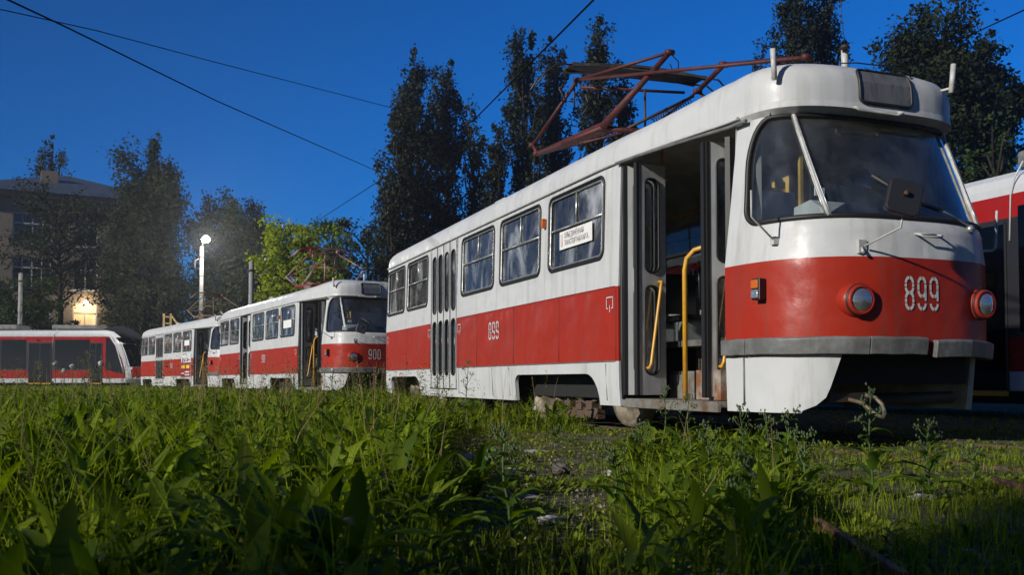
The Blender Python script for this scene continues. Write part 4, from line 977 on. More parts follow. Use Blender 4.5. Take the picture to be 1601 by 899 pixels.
d = W(-24, 76.5) - W(-40, 68); bl.rotation_euler = (0, 0, math.atan2(d.y, d.x) - R(0)); BW = d.length - 3.5; LIT = (1, 1); BH = 14.2; BD = 14
# openings on the front wall, local x along the facade, front face at y=0
wins = []; x = 3.5; rowz = [(1.0, 3.0), (4.2, 6.4), (7.4, 9.7), (10.7, 13.0)]; ci = 0
while x < BW - 2.5:
    for ri, (z0, z1) in enumerate(rowz):
        wide = 2.6 if ci == 0 and ri >= 1 else 1.7
        wins.append((x, x + wide, z0, z1, ri, ci))
    x += 4.1; ci += 1
b = MB(); q = panel([[(0, 0), (BW, 0), (BW, BH), (0, BH)]] + [[(a, c), (b2, c), (b2, d2), (a, d2)] for a, b2, c, d2, _, _ in wins], lambda a, z: not any(w_[0] < a < w_[1] and w_[2] < z < w_[3] for w_ in wins), lambda a, z: 0, [], [], lambda a, z: Vector((a, 0, z)))
q.add([(0, 0, 0), (0, BD, 0), (0, BD, BH), (0, 0, BH)], [(0, 1, 2, 3)]); q.add([(BW, 0, 0), (BW, BD, 0), (BW, BD, BH), (BW, 0, BH)], [(3, 2, 1, 0)]); q.add([(0, BD, 0), (BW, BD, 0), (BW, BD, BH), (0, BD, BH)], [(0, 1, 2, 3)])
for a, b2, c, d2, _, _ in wins: q.add([(a, 0, c), (b2, 0, c), (b2, 0, d2), (a, 0, d2), (a, .25, c), (b2, .25, c), (b2, .25, d2), (a, .25, d2)], [(0, 1, 5, 4), (1, 2, 6, 5), (2, 3, 7, 6), (3, 0, 4, 7)])
wl = q.build('wall', 'brick', bl)
q = MB(); o_ = .6; q.box((BW / 2, BD / 2, BH + .15), (BW + 2 * o_, BD + 2 * o_, .3)); q.build('cornice', 'plaster', bl)
q = MB(); z0 = BH + .3; z1 = BH + 3.2; e_ = .8; q.add([(-e_, -e_, z0), (BW + e_, -e_, z0), (BW + e_, BD + e_, z0), (-e_, BD + e_, z0), (BD / 2, BD / 2, z1), (BW - BD / 2, BD / 2, z1)], [(0, 1, 5, 4), (1, 2, 5), (2, 3, 4, 5), (3, 0, 4), (0, 3, 2, 1)]); rf = q.build('roof', 'roof_sheet', bl)
q = MB(); q.box((6, 4.0, z0 + 1.6), (1.2, 1.0, 1.8)); q.build('chimney', 'brick', rf)
for a, b2, c, d2, ri, ci in wins:
    q = MB(); w_ = b2 - a
    for x_ in (a + .05, b2 - .05, (a + b2) / 2): q.box((x_, .16, (c + d2) / 2), (.09, .07, d2 - c))
    if w_ > 2: q.box((a + w_ * .25, .16, (c + d2) / 2), (.07, .06, d2 - c)); q.box((a + w_ * .75, .16, (c + d2) / 2), (.07, .06, d2 - c))
    for z_ in (c + .05, d2 - .05, c + (d2 - c) * .66): q.box(((a + b2) / 2, .163, z_), (w_, .075, .09))
    q.box(((a + b2) / 2, -.08, c - .05), (w_ + .2, .22, .08)); fr = q.build('window', 'window_white', bl)
    q = MB(); q.add([(a, .2, c), (b2, .2, c), (b2, .2, d2), (a, .2, d2)], [(0, 1, 2, 3)]); lit = (ri, ci) == LIT
    q.build('pane', 'lit_window' if lit else 'house_glass', fr)
q = MB(); q.box((BW / 2, 6, BH / 2), (BW - 2, 8, BH - 1)); q.build('inner_core', 'undercar_black', bl)
lx = [w_ for w_ in wins if (w_[4], w_[5]) == LIT][0]
q = MB(); q.lathe([(0, -.12), (.12, -.05), (.12, .05), (0, .12)], (lx[0] + .9, -.35, lx[3] + .05), (0, 0, 1), 10, 1); q.tube([(lx[0] + .9, -.35, lx[3] + .15), (lx[0] + .9, 0, lx[3] + .3)], .03, 5, 0); q.build('entrance_lamp', ['dark_steel', 'bulb'], bl)
pl = bpy.data.lights.new('entrance_light', 'POINT'); pl.energy = 110; pl.color = (1, .75, .42); pl.shadow_soft_size = .15; po = bpy.data.objects.new('entrance_light', pl); COL.objects.link(po); po.parent = bl; po.location = (lx[0] + .9, -1.0, lx[3] - .1)

# ================================================================== poles, lamp, wires
mat('concrete', (.30, .30, .29), .85, var=.3, scale=5, bump=.3)
def pole(name, label, xc, Z, h, r0=.13, cat='pole', m_='concrete', group=None):
    r_ = empty(name, W(xc, Z), label=label, cat=cat, group=group); q = MB(); q.tube([(0, 0, -.1), (0, 0, h * .5), (0, 0, h)], r0, 12, rs=[r0, r0 * .92, r0 * .82]); 
    q.build('shaft', m_, r_)
    q = MB()
    for z_ in (h * .55, h * .93): q.lathe([(r0 * 1.0, -.05), (r0 * 1.12, -.05), (r0 * 1.12, .05), (r0, .05)], (0, 0, z_), (0, 0, 1), 12)
    q.build('clamp', 'dark_steel', r_); return r_
mat('lamp_pole_grey', (.11, .11, .105), .85, var=.3, scale=5, bump=.3)
lamp = pole('street_lamp', 'concrete lamp post with a blazing white lamp, behind the farthest old tram', -18.1, 55.0, 8.3, .125, 'street lamp', m_='lamp_pole_grey')
q = MB(); q.tube([(0, 0, 8.1), (.05, -.1, 8.55), (.18, -.25, 8.75)], .03, 8); q.build('bracket', 'dark_steel', lamp)
q = MB(); q.tube([(-.12, 0, 7.6), (-.35, 0, 7.5), (-.38, 0, 7.1), (-.30, 0, 6.9)], .025, 6); q.build('hook', 'dark_steel', lamp)
q = MB(); q.lathe([(0, .22), (.10, .19), (.20, .11), (.25, 0)], (.2, -.3, 8.75), (0, -.3, 1), 16); q.build('lamp_shade', 'dull_white', lamp)
emis('lamp_glow', (1.0, .97, .88), 120)
q = MB(); q.lathe([(.24, .0), (.23, -.10), (.13, -.20), (0, -.24)], (.2, -.3, 8.75), (0, -.3, 1), 16); q.build('bulb', 'lamp_glow', lamp)
pl = bpy.data.lights.new('lamp_light', 'POINT'); pl.energy = 3400; pl.color = (1, .95, .85); pl.shadow_soft_size = .25; po = bpy.data.objects.new('lamp_light', pl); COL.objects.link(po); po.parent = lamp; po.location = (.30, -1.0, 8.55)
pole('pole', 'bare concrete pole standing behind the modern tram at the far left', -30.2, 58, 7.1, .14)
pole('pole', 'short plain concrete pole between the lamp post and the sunlit bush', -11.6, 42, 5.8, .13)
def px2w(px, py, Z):
    """point seen at photo pixel px,py at depth Z (design aid: gives plain world coordinates)"""
    a, b_ = (px - 800.5) / FPX, -(py - (595 - FPX * math.tan(PITCH))) / FPX
    dz = math.cos(PITCH) - b_ * math.sin(PITCH); up = b_ * math.cos(PITCH) + math.sin(PITCH)
    return W(a / dz * Z, Z, HC + up / dz * Z)
def wire(label, pts, r=.012, sag=0.15):
    P_ = [px2w(*p) for p in pts]; out = []
    for p, q_ in zip(P_, P_[1:]):
        for k in range(8): t = k / 8; out.append(p.lerp(q_, t))
    out.append(P_[-1]); b = MB(); b.tube(out, r, 6)
    return tag(b.build('overhead_wire', 'cable_black'), label, 'wire')
wire('thick overhead cable running down from the top left corner to the first poplar', [(-60, -35, 11), (100, 40, 14), (340, 158, 22), (598, 271, 40)], .013)
wire('thin overhead wire crossing the sky higher up from the left edge to the poplars', [(-40, 5, 22), (150, 47, 26), (330, 95, 32), (620, 170, 44), (760, 205, 52)], .014)
wire('overhead wire climbing steeply over the poplars to the top edge above the pantograph', [(960, -35, 11), (927, 0, 12), (740, 188, 22), (600, 278, 33), (478, 357, 48), (300, 432, 60)], .014)
wire('short wire at the top right, sloping down behind the roof of tram 899', [(1660, -15, 12), (1601, 15, 13), (1500, 62, 16), (1400, 112, 20)], .010)
wire('low wire slung from the lamp post to the short concrete pole', [(312, 432, 55), (350, 425, 48), (390, 408, 42)], .02)
wire('slack low wire behind the sunlit bush and the second tram', [(300, 462, 55), (390, 458, 42), (470, 452, 46), (600, 432, 50)], .018)
# timber frame standing by the third tram
fr = empty('ladder_frame', W(-21.0, 58), label='tall yellow timber frame with a leaning brace, behind the roof of the third tram', cat='frame')
mat('timber', (.42, .30, .13), .7, var=.4)
q = MB()
for x_ in (-.35, .05): q.box((x_, 0, 2.3), (.12, .12, 4.6))
for z_ in (3.2, 3.6, 4.0, 4.4): q.box((-.15, 0, z_), (.5, .08, .08))
q.build('post', 'timber', fr); q = MB(); q.tube([(.05, 0, 4.5), (1.2, 0, 3.0)], .06, 5); q.build('brace', 'timber', fr)

# ================================================================== trees
GP = 'tall dark poplars beyond the trams'
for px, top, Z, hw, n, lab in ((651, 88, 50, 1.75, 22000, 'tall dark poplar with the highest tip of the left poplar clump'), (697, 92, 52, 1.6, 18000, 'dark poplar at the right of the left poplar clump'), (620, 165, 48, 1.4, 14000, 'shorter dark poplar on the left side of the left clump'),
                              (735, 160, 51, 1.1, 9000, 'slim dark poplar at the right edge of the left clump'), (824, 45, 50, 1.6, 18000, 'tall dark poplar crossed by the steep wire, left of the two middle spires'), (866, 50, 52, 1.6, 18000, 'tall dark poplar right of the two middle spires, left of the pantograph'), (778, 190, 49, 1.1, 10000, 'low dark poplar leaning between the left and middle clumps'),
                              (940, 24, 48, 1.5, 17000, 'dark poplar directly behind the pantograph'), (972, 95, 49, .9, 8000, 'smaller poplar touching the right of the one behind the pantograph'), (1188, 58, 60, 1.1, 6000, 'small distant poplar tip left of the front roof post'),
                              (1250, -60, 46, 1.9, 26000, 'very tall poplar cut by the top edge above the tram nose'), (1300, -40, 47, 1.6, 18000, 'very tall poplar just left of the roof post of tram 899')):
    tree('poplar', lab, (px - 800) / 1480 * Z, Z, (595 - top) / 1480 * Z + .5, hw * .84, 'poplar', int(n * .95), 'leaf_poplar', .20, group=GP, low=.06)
def bt(name, lab, px, top, Z, hw, **k): tree(name, lab, (px - 800) / 1480 * Z, Z, (595 - top) / 1480 * Z + .5, hw, label_=None, **k) if False else tree(name, lab, (px - 800) / 1480 * Z, Z, (595 - top) / 1480 * Z + .5, hw, **k)
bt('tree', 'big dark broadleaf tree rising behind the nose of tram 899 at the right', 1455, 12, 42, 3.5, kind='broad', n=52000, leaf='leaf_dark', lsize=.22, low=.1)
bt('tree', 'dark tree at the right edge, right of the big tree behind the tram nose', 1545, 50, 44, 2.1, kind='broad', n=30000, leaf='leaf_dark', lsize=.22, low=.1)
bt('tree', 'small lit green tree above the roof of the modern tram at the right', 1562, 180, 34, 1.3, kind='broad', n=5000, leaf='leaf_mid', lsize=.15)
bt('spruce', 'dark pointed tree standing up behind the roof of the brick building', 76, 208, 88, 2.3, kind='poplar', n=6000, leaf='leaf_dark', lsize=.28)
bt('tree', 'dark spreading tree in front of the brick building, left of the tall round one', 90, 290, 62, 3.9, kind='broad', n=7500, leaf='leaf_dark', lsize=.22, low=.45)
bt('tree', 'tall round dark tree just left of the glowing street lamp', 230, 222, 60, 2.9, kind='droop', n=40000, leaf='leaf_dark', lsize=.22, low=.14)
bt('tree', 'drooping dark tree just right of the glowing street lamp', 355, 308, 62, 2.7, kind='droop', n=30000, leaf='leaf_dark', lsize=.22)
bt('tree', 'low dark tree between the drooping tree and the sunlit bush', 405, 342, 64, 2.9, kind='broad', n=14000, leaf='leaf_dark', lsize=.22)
bt('tree', 'dark tree at the far left edge beneath the building windows', 12, 425, 60, 3.0, kind='broad', n=6000, leaf='leaf_mid', lsize=.22)
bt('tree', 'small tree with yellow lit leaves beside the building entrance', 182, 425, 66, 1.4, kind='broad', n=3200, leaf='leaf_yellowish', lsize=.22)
bt('tree', 'low leafy tree left of the building entrance', 62, 430, 60, 1.9, kind='broad', n=4500, leaf='leaf_mid', lsize=.22)
bt('tree', 'low yellowish tree behind the roof of the third tram', 262, 440, 62, 1.9, kind='broad', n=4000, leaf='leaf_yellowish', lsize=.2)
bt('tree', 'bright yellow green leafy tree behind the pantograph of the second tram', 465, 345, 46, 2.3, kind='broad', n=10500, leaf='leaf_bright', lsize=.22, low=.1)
bt('tree', 'dark green tree right of the bright leafy tree', 520, 345, 52, 2.0, kind='broad', n=7000, leaf='leaf_mid', lsize=.2)
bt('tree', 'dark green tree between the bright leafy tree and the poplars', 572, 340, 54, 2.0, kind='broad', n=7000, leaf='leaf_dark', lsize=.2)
# thin haze added to make the air round the lamp glow
bm = bmesh.new(); bmesh.ops.create_cube(bm, size=1)
for v in bm.verts: v.co = Vector((v.co.x * 1900, v.co.y * 1900, -1.2 if v.co.z < 0 else 27.0))
me = bpy.data.meshes.new('haze'); bm.to_mesh(me); bm.free(); mh = bpy.data.materials.new('haze_air'); mh.use_nodes = True; hn = mh.node_tree; hn.nodes.remove(hn.nodes['Principled BSDF'])
pv = nd(hn, 'ShaderNodeVolumePrincipled'); pv.inputs['Color'].default_value = (.85, .9, 1, 1); pv.inputs['Density'].default_value = HAZE; pv.inputs['Anisotropy'].default_value = .55
hn.links.new(pv.outputs[0], hn.nodes['Material Output'].inputs['Volume']); me.materials.append(mh); o = bpy.data.objects.new('haze', me); COL.objects.link(o); tag(o, 'thin haze added to the yard air so the lamp glows', 'haze', kind='stuff')
# distant belt of woodland closing the horizon
C = []
for k in range(420):
    u = rng.uniform(-70, 75); c = np.array(W(u, rng.uniform(92, 110), rng.uniform(.5, 7.5) * (1 if abs(u) > 0 else 1)))
    C.append(c + rng.normal(size=(60, 3)) * np.array([2.2, 2.2, 1.2]))
C = np.concatenate(C); C = C[C[:, 2] > 0]; o = np_mesh('distant_wood', leaf_quads(C, .55), 4, 'leaf_dark'); tag(o, 'dark belt of distant woodland along the horizon', 'wood', kind='stuff')
# ================================================================== vegetation
leafmat('grass_blade', (0.022, 0.048, 0.005), (0.32, 0.40, 0.016), 0.40, .7)
leafmat('straw', (0.30, 0.22, 0.11), (0.20, 0.13, 0.07), 0.15, .8)
leafmat('dock_leaf', (0.025, 0.055, 0.007), (0.22, 0.29, 0.020), 0.40, .6)
leafmat('ground_leaf', (0.08, 0.12, 0.012), (0.24, 0.28, 0.03), 0.35, .6)
leafmat('weed_leaf', (0.035, 0.075, 0.012), (0.17, 0.26, 0.022), 0.38, .6)
mat('weed_stem', (0.07, 0.11, 0.03), .6, var=.3, scale=20)
mat('dandelion_down', (0.55, 0.53, 0.50), .9)
def sm(a, b, x):
    t = np.clip((x - a) / (b - a), 0, 1); return t * t * (3 - 2 * t)
def vnoise(x, y, s):
    return .5 + .25 * (np.sin(x * s + 1.3 * np.sin(y * s * .7)) + np.sin(y * s * 1.3 + 1.7 * np.sin(x * s * .6 + 2)))
def tall(xc, z):
    """expected height of growth at camera-floor coordinates"""
    px = 800 + 1480 * xc / z
    n = vnoise(xc, z, 1.9)
    left = sm(735, 640, px + 40 * (n - .5)); 
    right = sm(930, 1010, px) * sm(1290, 1200, px) * sm(7.3, 6.2, z)
    h = .025 + .42 * left * (.75 + .35 * n) + .20 * right * (.5 + .8 * n)
    h = h + .045 * sm(1200, 1300, px) * (.5 + n) * sm(8.0, 5.5, z)
    h = np.where(z < 3.1, np.maximum(h, .05 + .10 * n), h)
    far = sm(8.5, 11, z) * sm(980, 900, px); h = np.maximum(h, far * (.17 + .26 * n))
    h = h * np.where(z < 1.8, .35 + .36 * z, 1)
    h = h * sm(60, 30, z) + .38 * sm(30, 60, z)
    return h
def clump(xc, z): return np.clip(vnoise(xc * 2.3 + 9, z * 2.1, 2.1) * .55 + vnoise(xc * 6 + 3, z * 4.7, 2.3) * .55, 0, 1.15)
def world(xc, z):
    c, s = math.cos(TH), math.sin(TH); return xc * c + z * s, -xc * s + z * c
def ok(x, y):
    under = (x > 4.32) & (x < 6.75) & (y > 5.9) & (y < 18.7); return ~under
def scatter(n, z0, z1, pw=1.0, wide=.68):
    z = z0 + (z1 - z0) * rng.uniform(0, 1, n) ** pw; xc = rng.uniform(-1, 1, n) * (z * wide + .4)
    return xc, z
def blades(xc, z, H, wd, bend=.35, segs=3):
    x, y = world(xc, z); k = ok(x, y); x, y, H, wd = x[k], y[k], H[k], wd[k]; n = len(x)
    az = rng.uniform(0, 2 * np.pi, n); fz = rng.uniform(0, 2 * np.pi, n); bd = H * bend * rng.uniform(.2, 1.6, n)
    side = np.stack([np.cos(fz), np.sin(fz), np.zeros(n)], 1); Q = []
    lv = []
    for i in range(segs + 1):
        t = i / segs; c = np.stack([x + np.cos(az) * bd * t * t, y + np.sin(az) * bd * t * t, -.04 + (H + .04) * (t - .12 * t * t * bend * 2)], 1)
        ww = (wd * (1 - t ** 1.6) * .5 + .0004)[:, None]; lv.append((c - side * ww, c + side * ww))
    for i in range(segs): Q.append(np.stack([lv[i][0], lv[i][1], lv[i + 1][1], lv[i + 1][0]], 1))
    return np.stack(Q, 1)          # n,segs,4,3
def welded(name, Q, mats, rows=True):
    """Q (n,segs,4,3): strips welded into islands"""
    n, sg = Q.shape[:2]; V = np.concatenate([Q[:, 0, 0:2], Q[:, :, 3:1:-1].reshape(n, sg * 2, 3)], 1).reshape(-1, 3)
    per = 2 + 2 * sg; base = np.arange(n) * per; F = []
    for i in range(sg): F.append(np.stack([base + 2 * i, base + 2 * i + 1, base + 2 * i + 3, base + 2 * i + 2], 1))
    F = np.concatenate(F); me = bpy.data.meshes.new(name); me.vertices.add(len(V)); me.vertices.foreach_set('co', V.astype(np.float32).ravel())
    me.loops.add(F.size); me.loops.foreach_set('vertex_index', F.astype(np.int32).ravel()); me.polygons.add(len(F)); me.polygons.foreach_set('loop_start', np.arange(len(F), dtype=np.int32) * 4); me.polygons.foreach_set('loop_total', np.full(len(F), 4, np.int32))
    me.polygons.foreach_set('use_smooth', np.ones(len(F), bool))
    me.materials.append(MATS[mats]); me.update(); o = bpy.data.objects.new(name, me); COL.objects.link(o); return o
parts = []
for n, z0, z1, pw, wd in ((10000, .75, 4, .75, .0045), (27000, 3.2, 10, .85, .0055), (27000, 9, 20, .85, .009), (26000, 19, 62, .9, .022)):
    xc, z = scatter(n, z0, z1, pw); kp = (tall(xc, z) > .06) | (rng.uniform(0, 1, n) < .30); xc, z = xc[kp], z[kp]; n = len(xc); h = tall(xc, z) * rng.uniform(.35, 1.1, n) * (.35 + .85 * clump(xc, z)); parts.append(blades(xc, z, h, wd * rng.uniform(.6, 1.4, n) * np.clip(h / .2, .45, 1.1)))
o = welded('grass', np.concatenate(parts), 'grass_blade'); tag(o, 'rank green grass covering the ground around the trams', 'grass', kind='stuff')
# dry stalks
parts = []
for n, z0, z1, wd in ((420, 2.0, 9, .004), (600, 8, 20, .007), (260, 20, 50, .016)):
    xc, z = scatter(n, z0, z1); h = tall(xc, z); k = h > .2; xc, z, h = xc[k], z[k], h[k]; parts.append(blades(xc, z, np.minimum(h * rng.uniform(.95, 1.5, len(h)), np.where(rng.uniform(0, 1, len(h)) < .22, .68, .54)), np.full(len(h), wd), .35))
o = welded('dry_stalks', np.concatenate(parts), 'straw'); tag(o, 'pale dead stalks standing in the grass', 'dry stalks', kind='stuff')
def leaves(P, az, L_, Wd, el, droop=.6, segs=6, wavy=.18):
    """broad curved leaves, cross section V of 2 strips -> quads array"""
    n = len(P); side = np.stack([-np.sin(az), np.cos(az), np.zeros(n)], 1); Vl, Vc, Vr = [], [], []
    ph = rng.uniform(0, 6, n)
    for i in range(segs + 1):
        t = i / segs; a = el - droop * t * 1.3
        r_ = L_ * t * np.cos(el - droop * t * .6); zz = L_ * t * np.sin(el - droop * t * .6)
        c = P + np.stack([np.cos(az) * r_, np.sin(az) * r_, zz], 1)
        w_ = Wd * .5 * (np.sin(np.pi * min(1, t * .93 + .07)) ** .75) * (1 + wavy * np.sin(t * 14 + ph)) + .0008
        up = np.zeros((n, 3)); up[:, 2] = w_ * .35
        tw = side * w_[:, None]; Vl.append(c - tw + up); Vc.append(c); Vr.append(c + tw + up)
    return np.stack([np.stack(Vl, 1), np.stack(Vc, 1), np.stack(Vr, 1)], 2)   # n,segs+1,3,3
def leaf_mesh(name, A, m_, parent=None):
    n, s1 = A.shape[:2]; V = A.reshape(-1, 3); per = s1 * 3; base = np.arange(n) * per; F = []
    for i in range(s1 - 1):
        for j in range(2): F.append(np.stack([base + i * 3 + j, base + i * 3 + j + 1, base + (i + 1) * 3 + j + 1, base + (i + 1) * 3 + j], 1))
    F = np.concatenate(F); me = bpy.data.meshes.new(name); me.vertices.add(len(V)); me.vertices.foreach_set('co', V.astype(np.float32).ravel())
    me.loops.add(F.size); me.loops.foreach_set('vertex_index', F.astype(np.int32).ravel()); me.polygons.add(len(F)); me.polygons.foreach_set('loop_start', np.arange(len(F), dtype=np.int32) * 4); me.polygons.foreach_set('loop_total', np.full(len(F), 4, np.int32))
    me.polygons.foreach_set('use_smooth', np.ones(len(F), bool)); me.materials.append(MATS[m_]); me.update(); o = bpy.data.objects.new(name, me); COL.objects.link(o)
    if parent: o.parent = parent
    return o
# broad-leaved rosettes
parts = []
for n, z0, z1, sc in ((560, 1.1, 4, .8), (2300, 3.5, 10, 1), (2000, 9, 22, 1)):
    xc, z = scatter(n, z0, z1, .8); h = tall(xc, z); keep = (h > .12) | (rng.uniform(0, 1, n) < .15); xc, z, h = xc[keep], z[keep], np.maximum(h[keep], .07)
    x, y = world(xc, z); k = ok(x, y); x, y, h, z = x[k], y[k], h[k], z[k]; m_ = 9; n2 = len(x)
    X = np.repeat(x, m_); Y = np.repeat(y, m_); Hh = np.repeat(h, m_); az = rng.uniform(0, 2 * np.pi, n2 * m_); L_ = np.minimum(Hh * rng.uniform(.25, .75, n2 * m_), .19) 
    zb = Hh * rng.uniform(0, .55, n2 * m_) * (Hh > .15) - .02; L_ = np.minimum(L_, np.maximum(.04, .47 - zb))
    parts.append(leaves(np.stack([X + rng.normal(size=len(X)) * .02, Y + rng.normal(size=len(X)) * .02, zb], 1), az, L_, L_ * rng.uniform(.15, .34 if z0 > 3 else .24, len(L_)), rng.uniform(.5, 1.45, len(L_)), rng.uniform(.2, 1.3, len(L_))))
o = leaf_mesh('broadleaf_weeds', np.concatenate(parts), 'dock_leaf'); tag(o, 'broad-leaved dock and dandelion leaves massed among the grass', 'weeds', kind='stuff')
# branching leafy stems (nettle, goosefoot) standing through the grass
parts = []; stems = []
for n, z0, z1, ll in ((260, 1.4, 4, .045), (1000, 3.5, 10, .05), (1300, 9, 24, .06)):
    xc, z = scatter(n, z0, z1, .85); h = tall(xc, z); k = h > .2; xc, z, h = xc[k], z[k], h[k] * rng.uniform(.8, 1.25, int(k.sum())); h = np.minimum(h, np.where(rng.uniform(0, 1, len(h)) < .16, .62, .53)); hi = (z > 7.5) & (rng.uniform(0, 1, len(h)) < .30); h = np.where(hi, rng.uniform(.56, .80, len(h)), h)
    x, y = world(xc, z); k = ok(x, y); x, y, h = x[k], y[k], h[k]; m_ = 15; t = np.tile(np.linspace(.22, 1.0, m_), len(x)); X = np.repeat(x, m_); Y = np.repeat(y, m_); Hh = np.repeat(h, m_)
    az = np.tile(np.arange(m_) * 2.4, len(x)) + np.repeat(rng.uniform(0, 6, len(x)), m_); L_ = ll * (1.45 - t) * rng.uniform(.7, 1.4, len(X))
    parts.append(leaves(np.stack([X, Y, Hh * t - .02], 1), az, L_, L_ * rng.uniform(.3, .5, len(L_)), rng.uniform(.1, .9, len(L_)), rng.uniform(.4, 1.1, len(L_)), 3, .1)); 
    for q_ in range(len(x)): stems.append((x[q_], y[q_], h[q_]))
o = leaf_mesh('leafy_stems', np.concatenate(parts), 'weed_leaf'); tag(o, 'mass of small-leaved nettle stems standing through the grass', 'nettles', kind='stuff')
# tiny ground cover
parts = []
for n, z0, z1, s_ in ((22000, 1.9, 5, .026), (32000, 4.0, 10, .030), (9000, 8, 16, .04)):
    xc, z = scatter(n, z0, z1, .8, .6); nn = vnoise(xc * 3 + 5, z * 3, 1.7) + rng.normal(size=n) * .18; k = nn > .42; xc, z = xc[k], z[k]; x, y = world(xc, z); kk = ok(x, y) | (y < 9); x, y = x[kk], y[kk]
    L_ = s_ * rng.uniform(.5, 1.8, len(x)); parts.append(leaves(np.stack([x, y, np.full(len(x), -.02)], 1), rng.uniform(0, 6.28, len(x)), L_, L_ * .45, rng.uniform(.1, 1.2, len(x)), .4, 2, 0))
o = leaf_mesh('ground_cover', np.concatenate(parts), 'ground_leaf'); tag(o, 'low clover and knotweed spreading over the trodden soil', 'ground cover', kind='stuff')

# gravel and crumbs of slag on the trodden path
V = []; Fq = []
xs_, zs_ = scatter(9000, 2.6, 9.5, .9, .5); pxs = 800 + 1480 * xs_ / zs_; k = ((pxs > 690) & (pxs < 1000) | (rng.uniform(0, 1, len(xs_)) < .12)) & (vnoise(xs_ * 2, zs_ * 2, 2.3) > .42); X, Y = world(xs_[k], zs_[k])
for x_, y_ in zip(X, Y):
    s_ = .004 + .012 * rng.random() ** 3; o_ = len(V); r3 = rng.uniform(.6, 1.3, 6) * s_
    V += [(x_ + r3[0], y_, 0.0 - .012), (x_, y_ + r3[1], -.012), (x_ - r3[2], y_, -.012), (x_, y_ - r3[3], -.012), (x_, y_, -.012 + r3[4] * .8)]; Fq += [(o_, o_ + 1, o_ + 4), (o_ + 1, o_ + 2, o_ + 4), (o_ + 2, o_ + 3, o_ + 4), (o_ + 3, o_, o_ + 4)]
me = bpy.data.meshes.new('gravel'); me.from_pydata(V, [], Fq); leafmat('gravel', (.09, .070, .045), (.27, .22, .15), 0.0, .9); me.materials.append(MATS['gravel']); o = bpy.data.objects.new('gravel', me); COL.objects.link(o); tag(o, 'pale grit scattered over the trodden path', 'gravel', kind='stuff')
# seed heads on the tall grasses
Cs = []
for n, z0, z1, s_ in ((260, 3.5, 9, .010), (900, 8, 24, .016)):
    xc, z = scatter(n, z0, z1); h = tall(xc, z); k = h > .24; xc, z, h = xc[k], z[k], h[k]; x, y = world(xc, z); k = ok(x, y); x, y, h = x[k], y[k], np.minimum(h[k] * rng.uniform(1.2, 2.3, int(k.sum())), np.where(z[k] > 9, .80, .62))
    parts_s = blades(xc[k], z[k], h, np.full(len(h), .003 if z1 < 10 else .006), .18)
    for i in range(len(h)):
        tip = parts_s[i, -1, 2] if i < len(parts_s) else None
        if tip is None: continue
        t = rng.uniform(0, 1, 26)[:, None]; Cs.append(tip + np.concatenate([rng.normal(size=(26, 2)) * .010 * (1.1 - t), -t * .11], 1))
    if z1 < 10: gs = parts_s
    else: gs = np.concatenate([gs, parts_s])
o = welded('grass_stalks', gs, 'straw'); tag(o, 'thin stalks of flowering grasses', 'grass stalks', kind='stuff')
o = np_mesh('grass_heads', leaf_quads(np.concatenate(Cs), .012, .4), 4, 'straw'); tag(o, 'feathery seed heads of the flowering grasses', 'grass heads', kind='stuff')

# individual tall weeds
def weed(name, label, px, base_y, topy, Z, m_='weed_leaf', leafL=.10, dense=14, group=None, lean=0.0, cat='weed'):
    xc = (px - 800) / 1480 * Z; h = HC + (595 - topy) / 1480 * Z; root = empty(name, W(xc, Z, -.03), label=label, cat=cat, group=group)
    ax = lambda t: Vector((lean * h * t * t + .012 * math.sin(t * 7 + px), .01 * math.cos(t * 5 + px), h * t))
    b = MB(); pts = [ax(k / 10) for k in range(11)]; b.tube(pts, .004, 6, rs=[.0065 * (1 - .7 * k / 10) for k in range(11)])
    tips = []
    for k in range(5):
        t = .55 + .08 * k; p = ax(t); az = k * 2.4 + px; q = p + Vector((math.cos(az) * .045, math.sin(az) * .045, .10 * h + .02)); b.tube([p, p.lerp(q, .5) + Vector((math.cos(az), math.sin(az), 0)) * .008, q], .002, 5); tips.append(q)
    b.build('stem', 'weed_stem', root)
    n = dense; t = np.linspace(.08, .92, n); P_ = np.array([ax(v) for v in t]); az = np.arange(n) * 2.4 + px; L_ = leafL * (1.25 - t) * rng.uniform(.8, 1.2, n)
    leaf_mesh('foliage', leaves(P_, az, L_, L_ * .30, np.full(n, .7) + rng.uniform(-.2, .3, n), rng.uniform(.6, 1.2, n), 7, .35), m_, root)
    for q in tips + [ax(1.0)]:
        b = MB()
        for k in range(9):
            o_ = Vector(rng.normal(size=3) * .010); o_.z = abs(o_.z) - .03 * (k / 9); s_ = .0035 + .003 * rng.random(); b.lathe([(0, -s_ * 1.6), (s_, 0), (0, s_ * 1.6)], q + o_, (0, 0, 1), 5)
        b.build('seed_head', 'weed_stem', root)
    return root
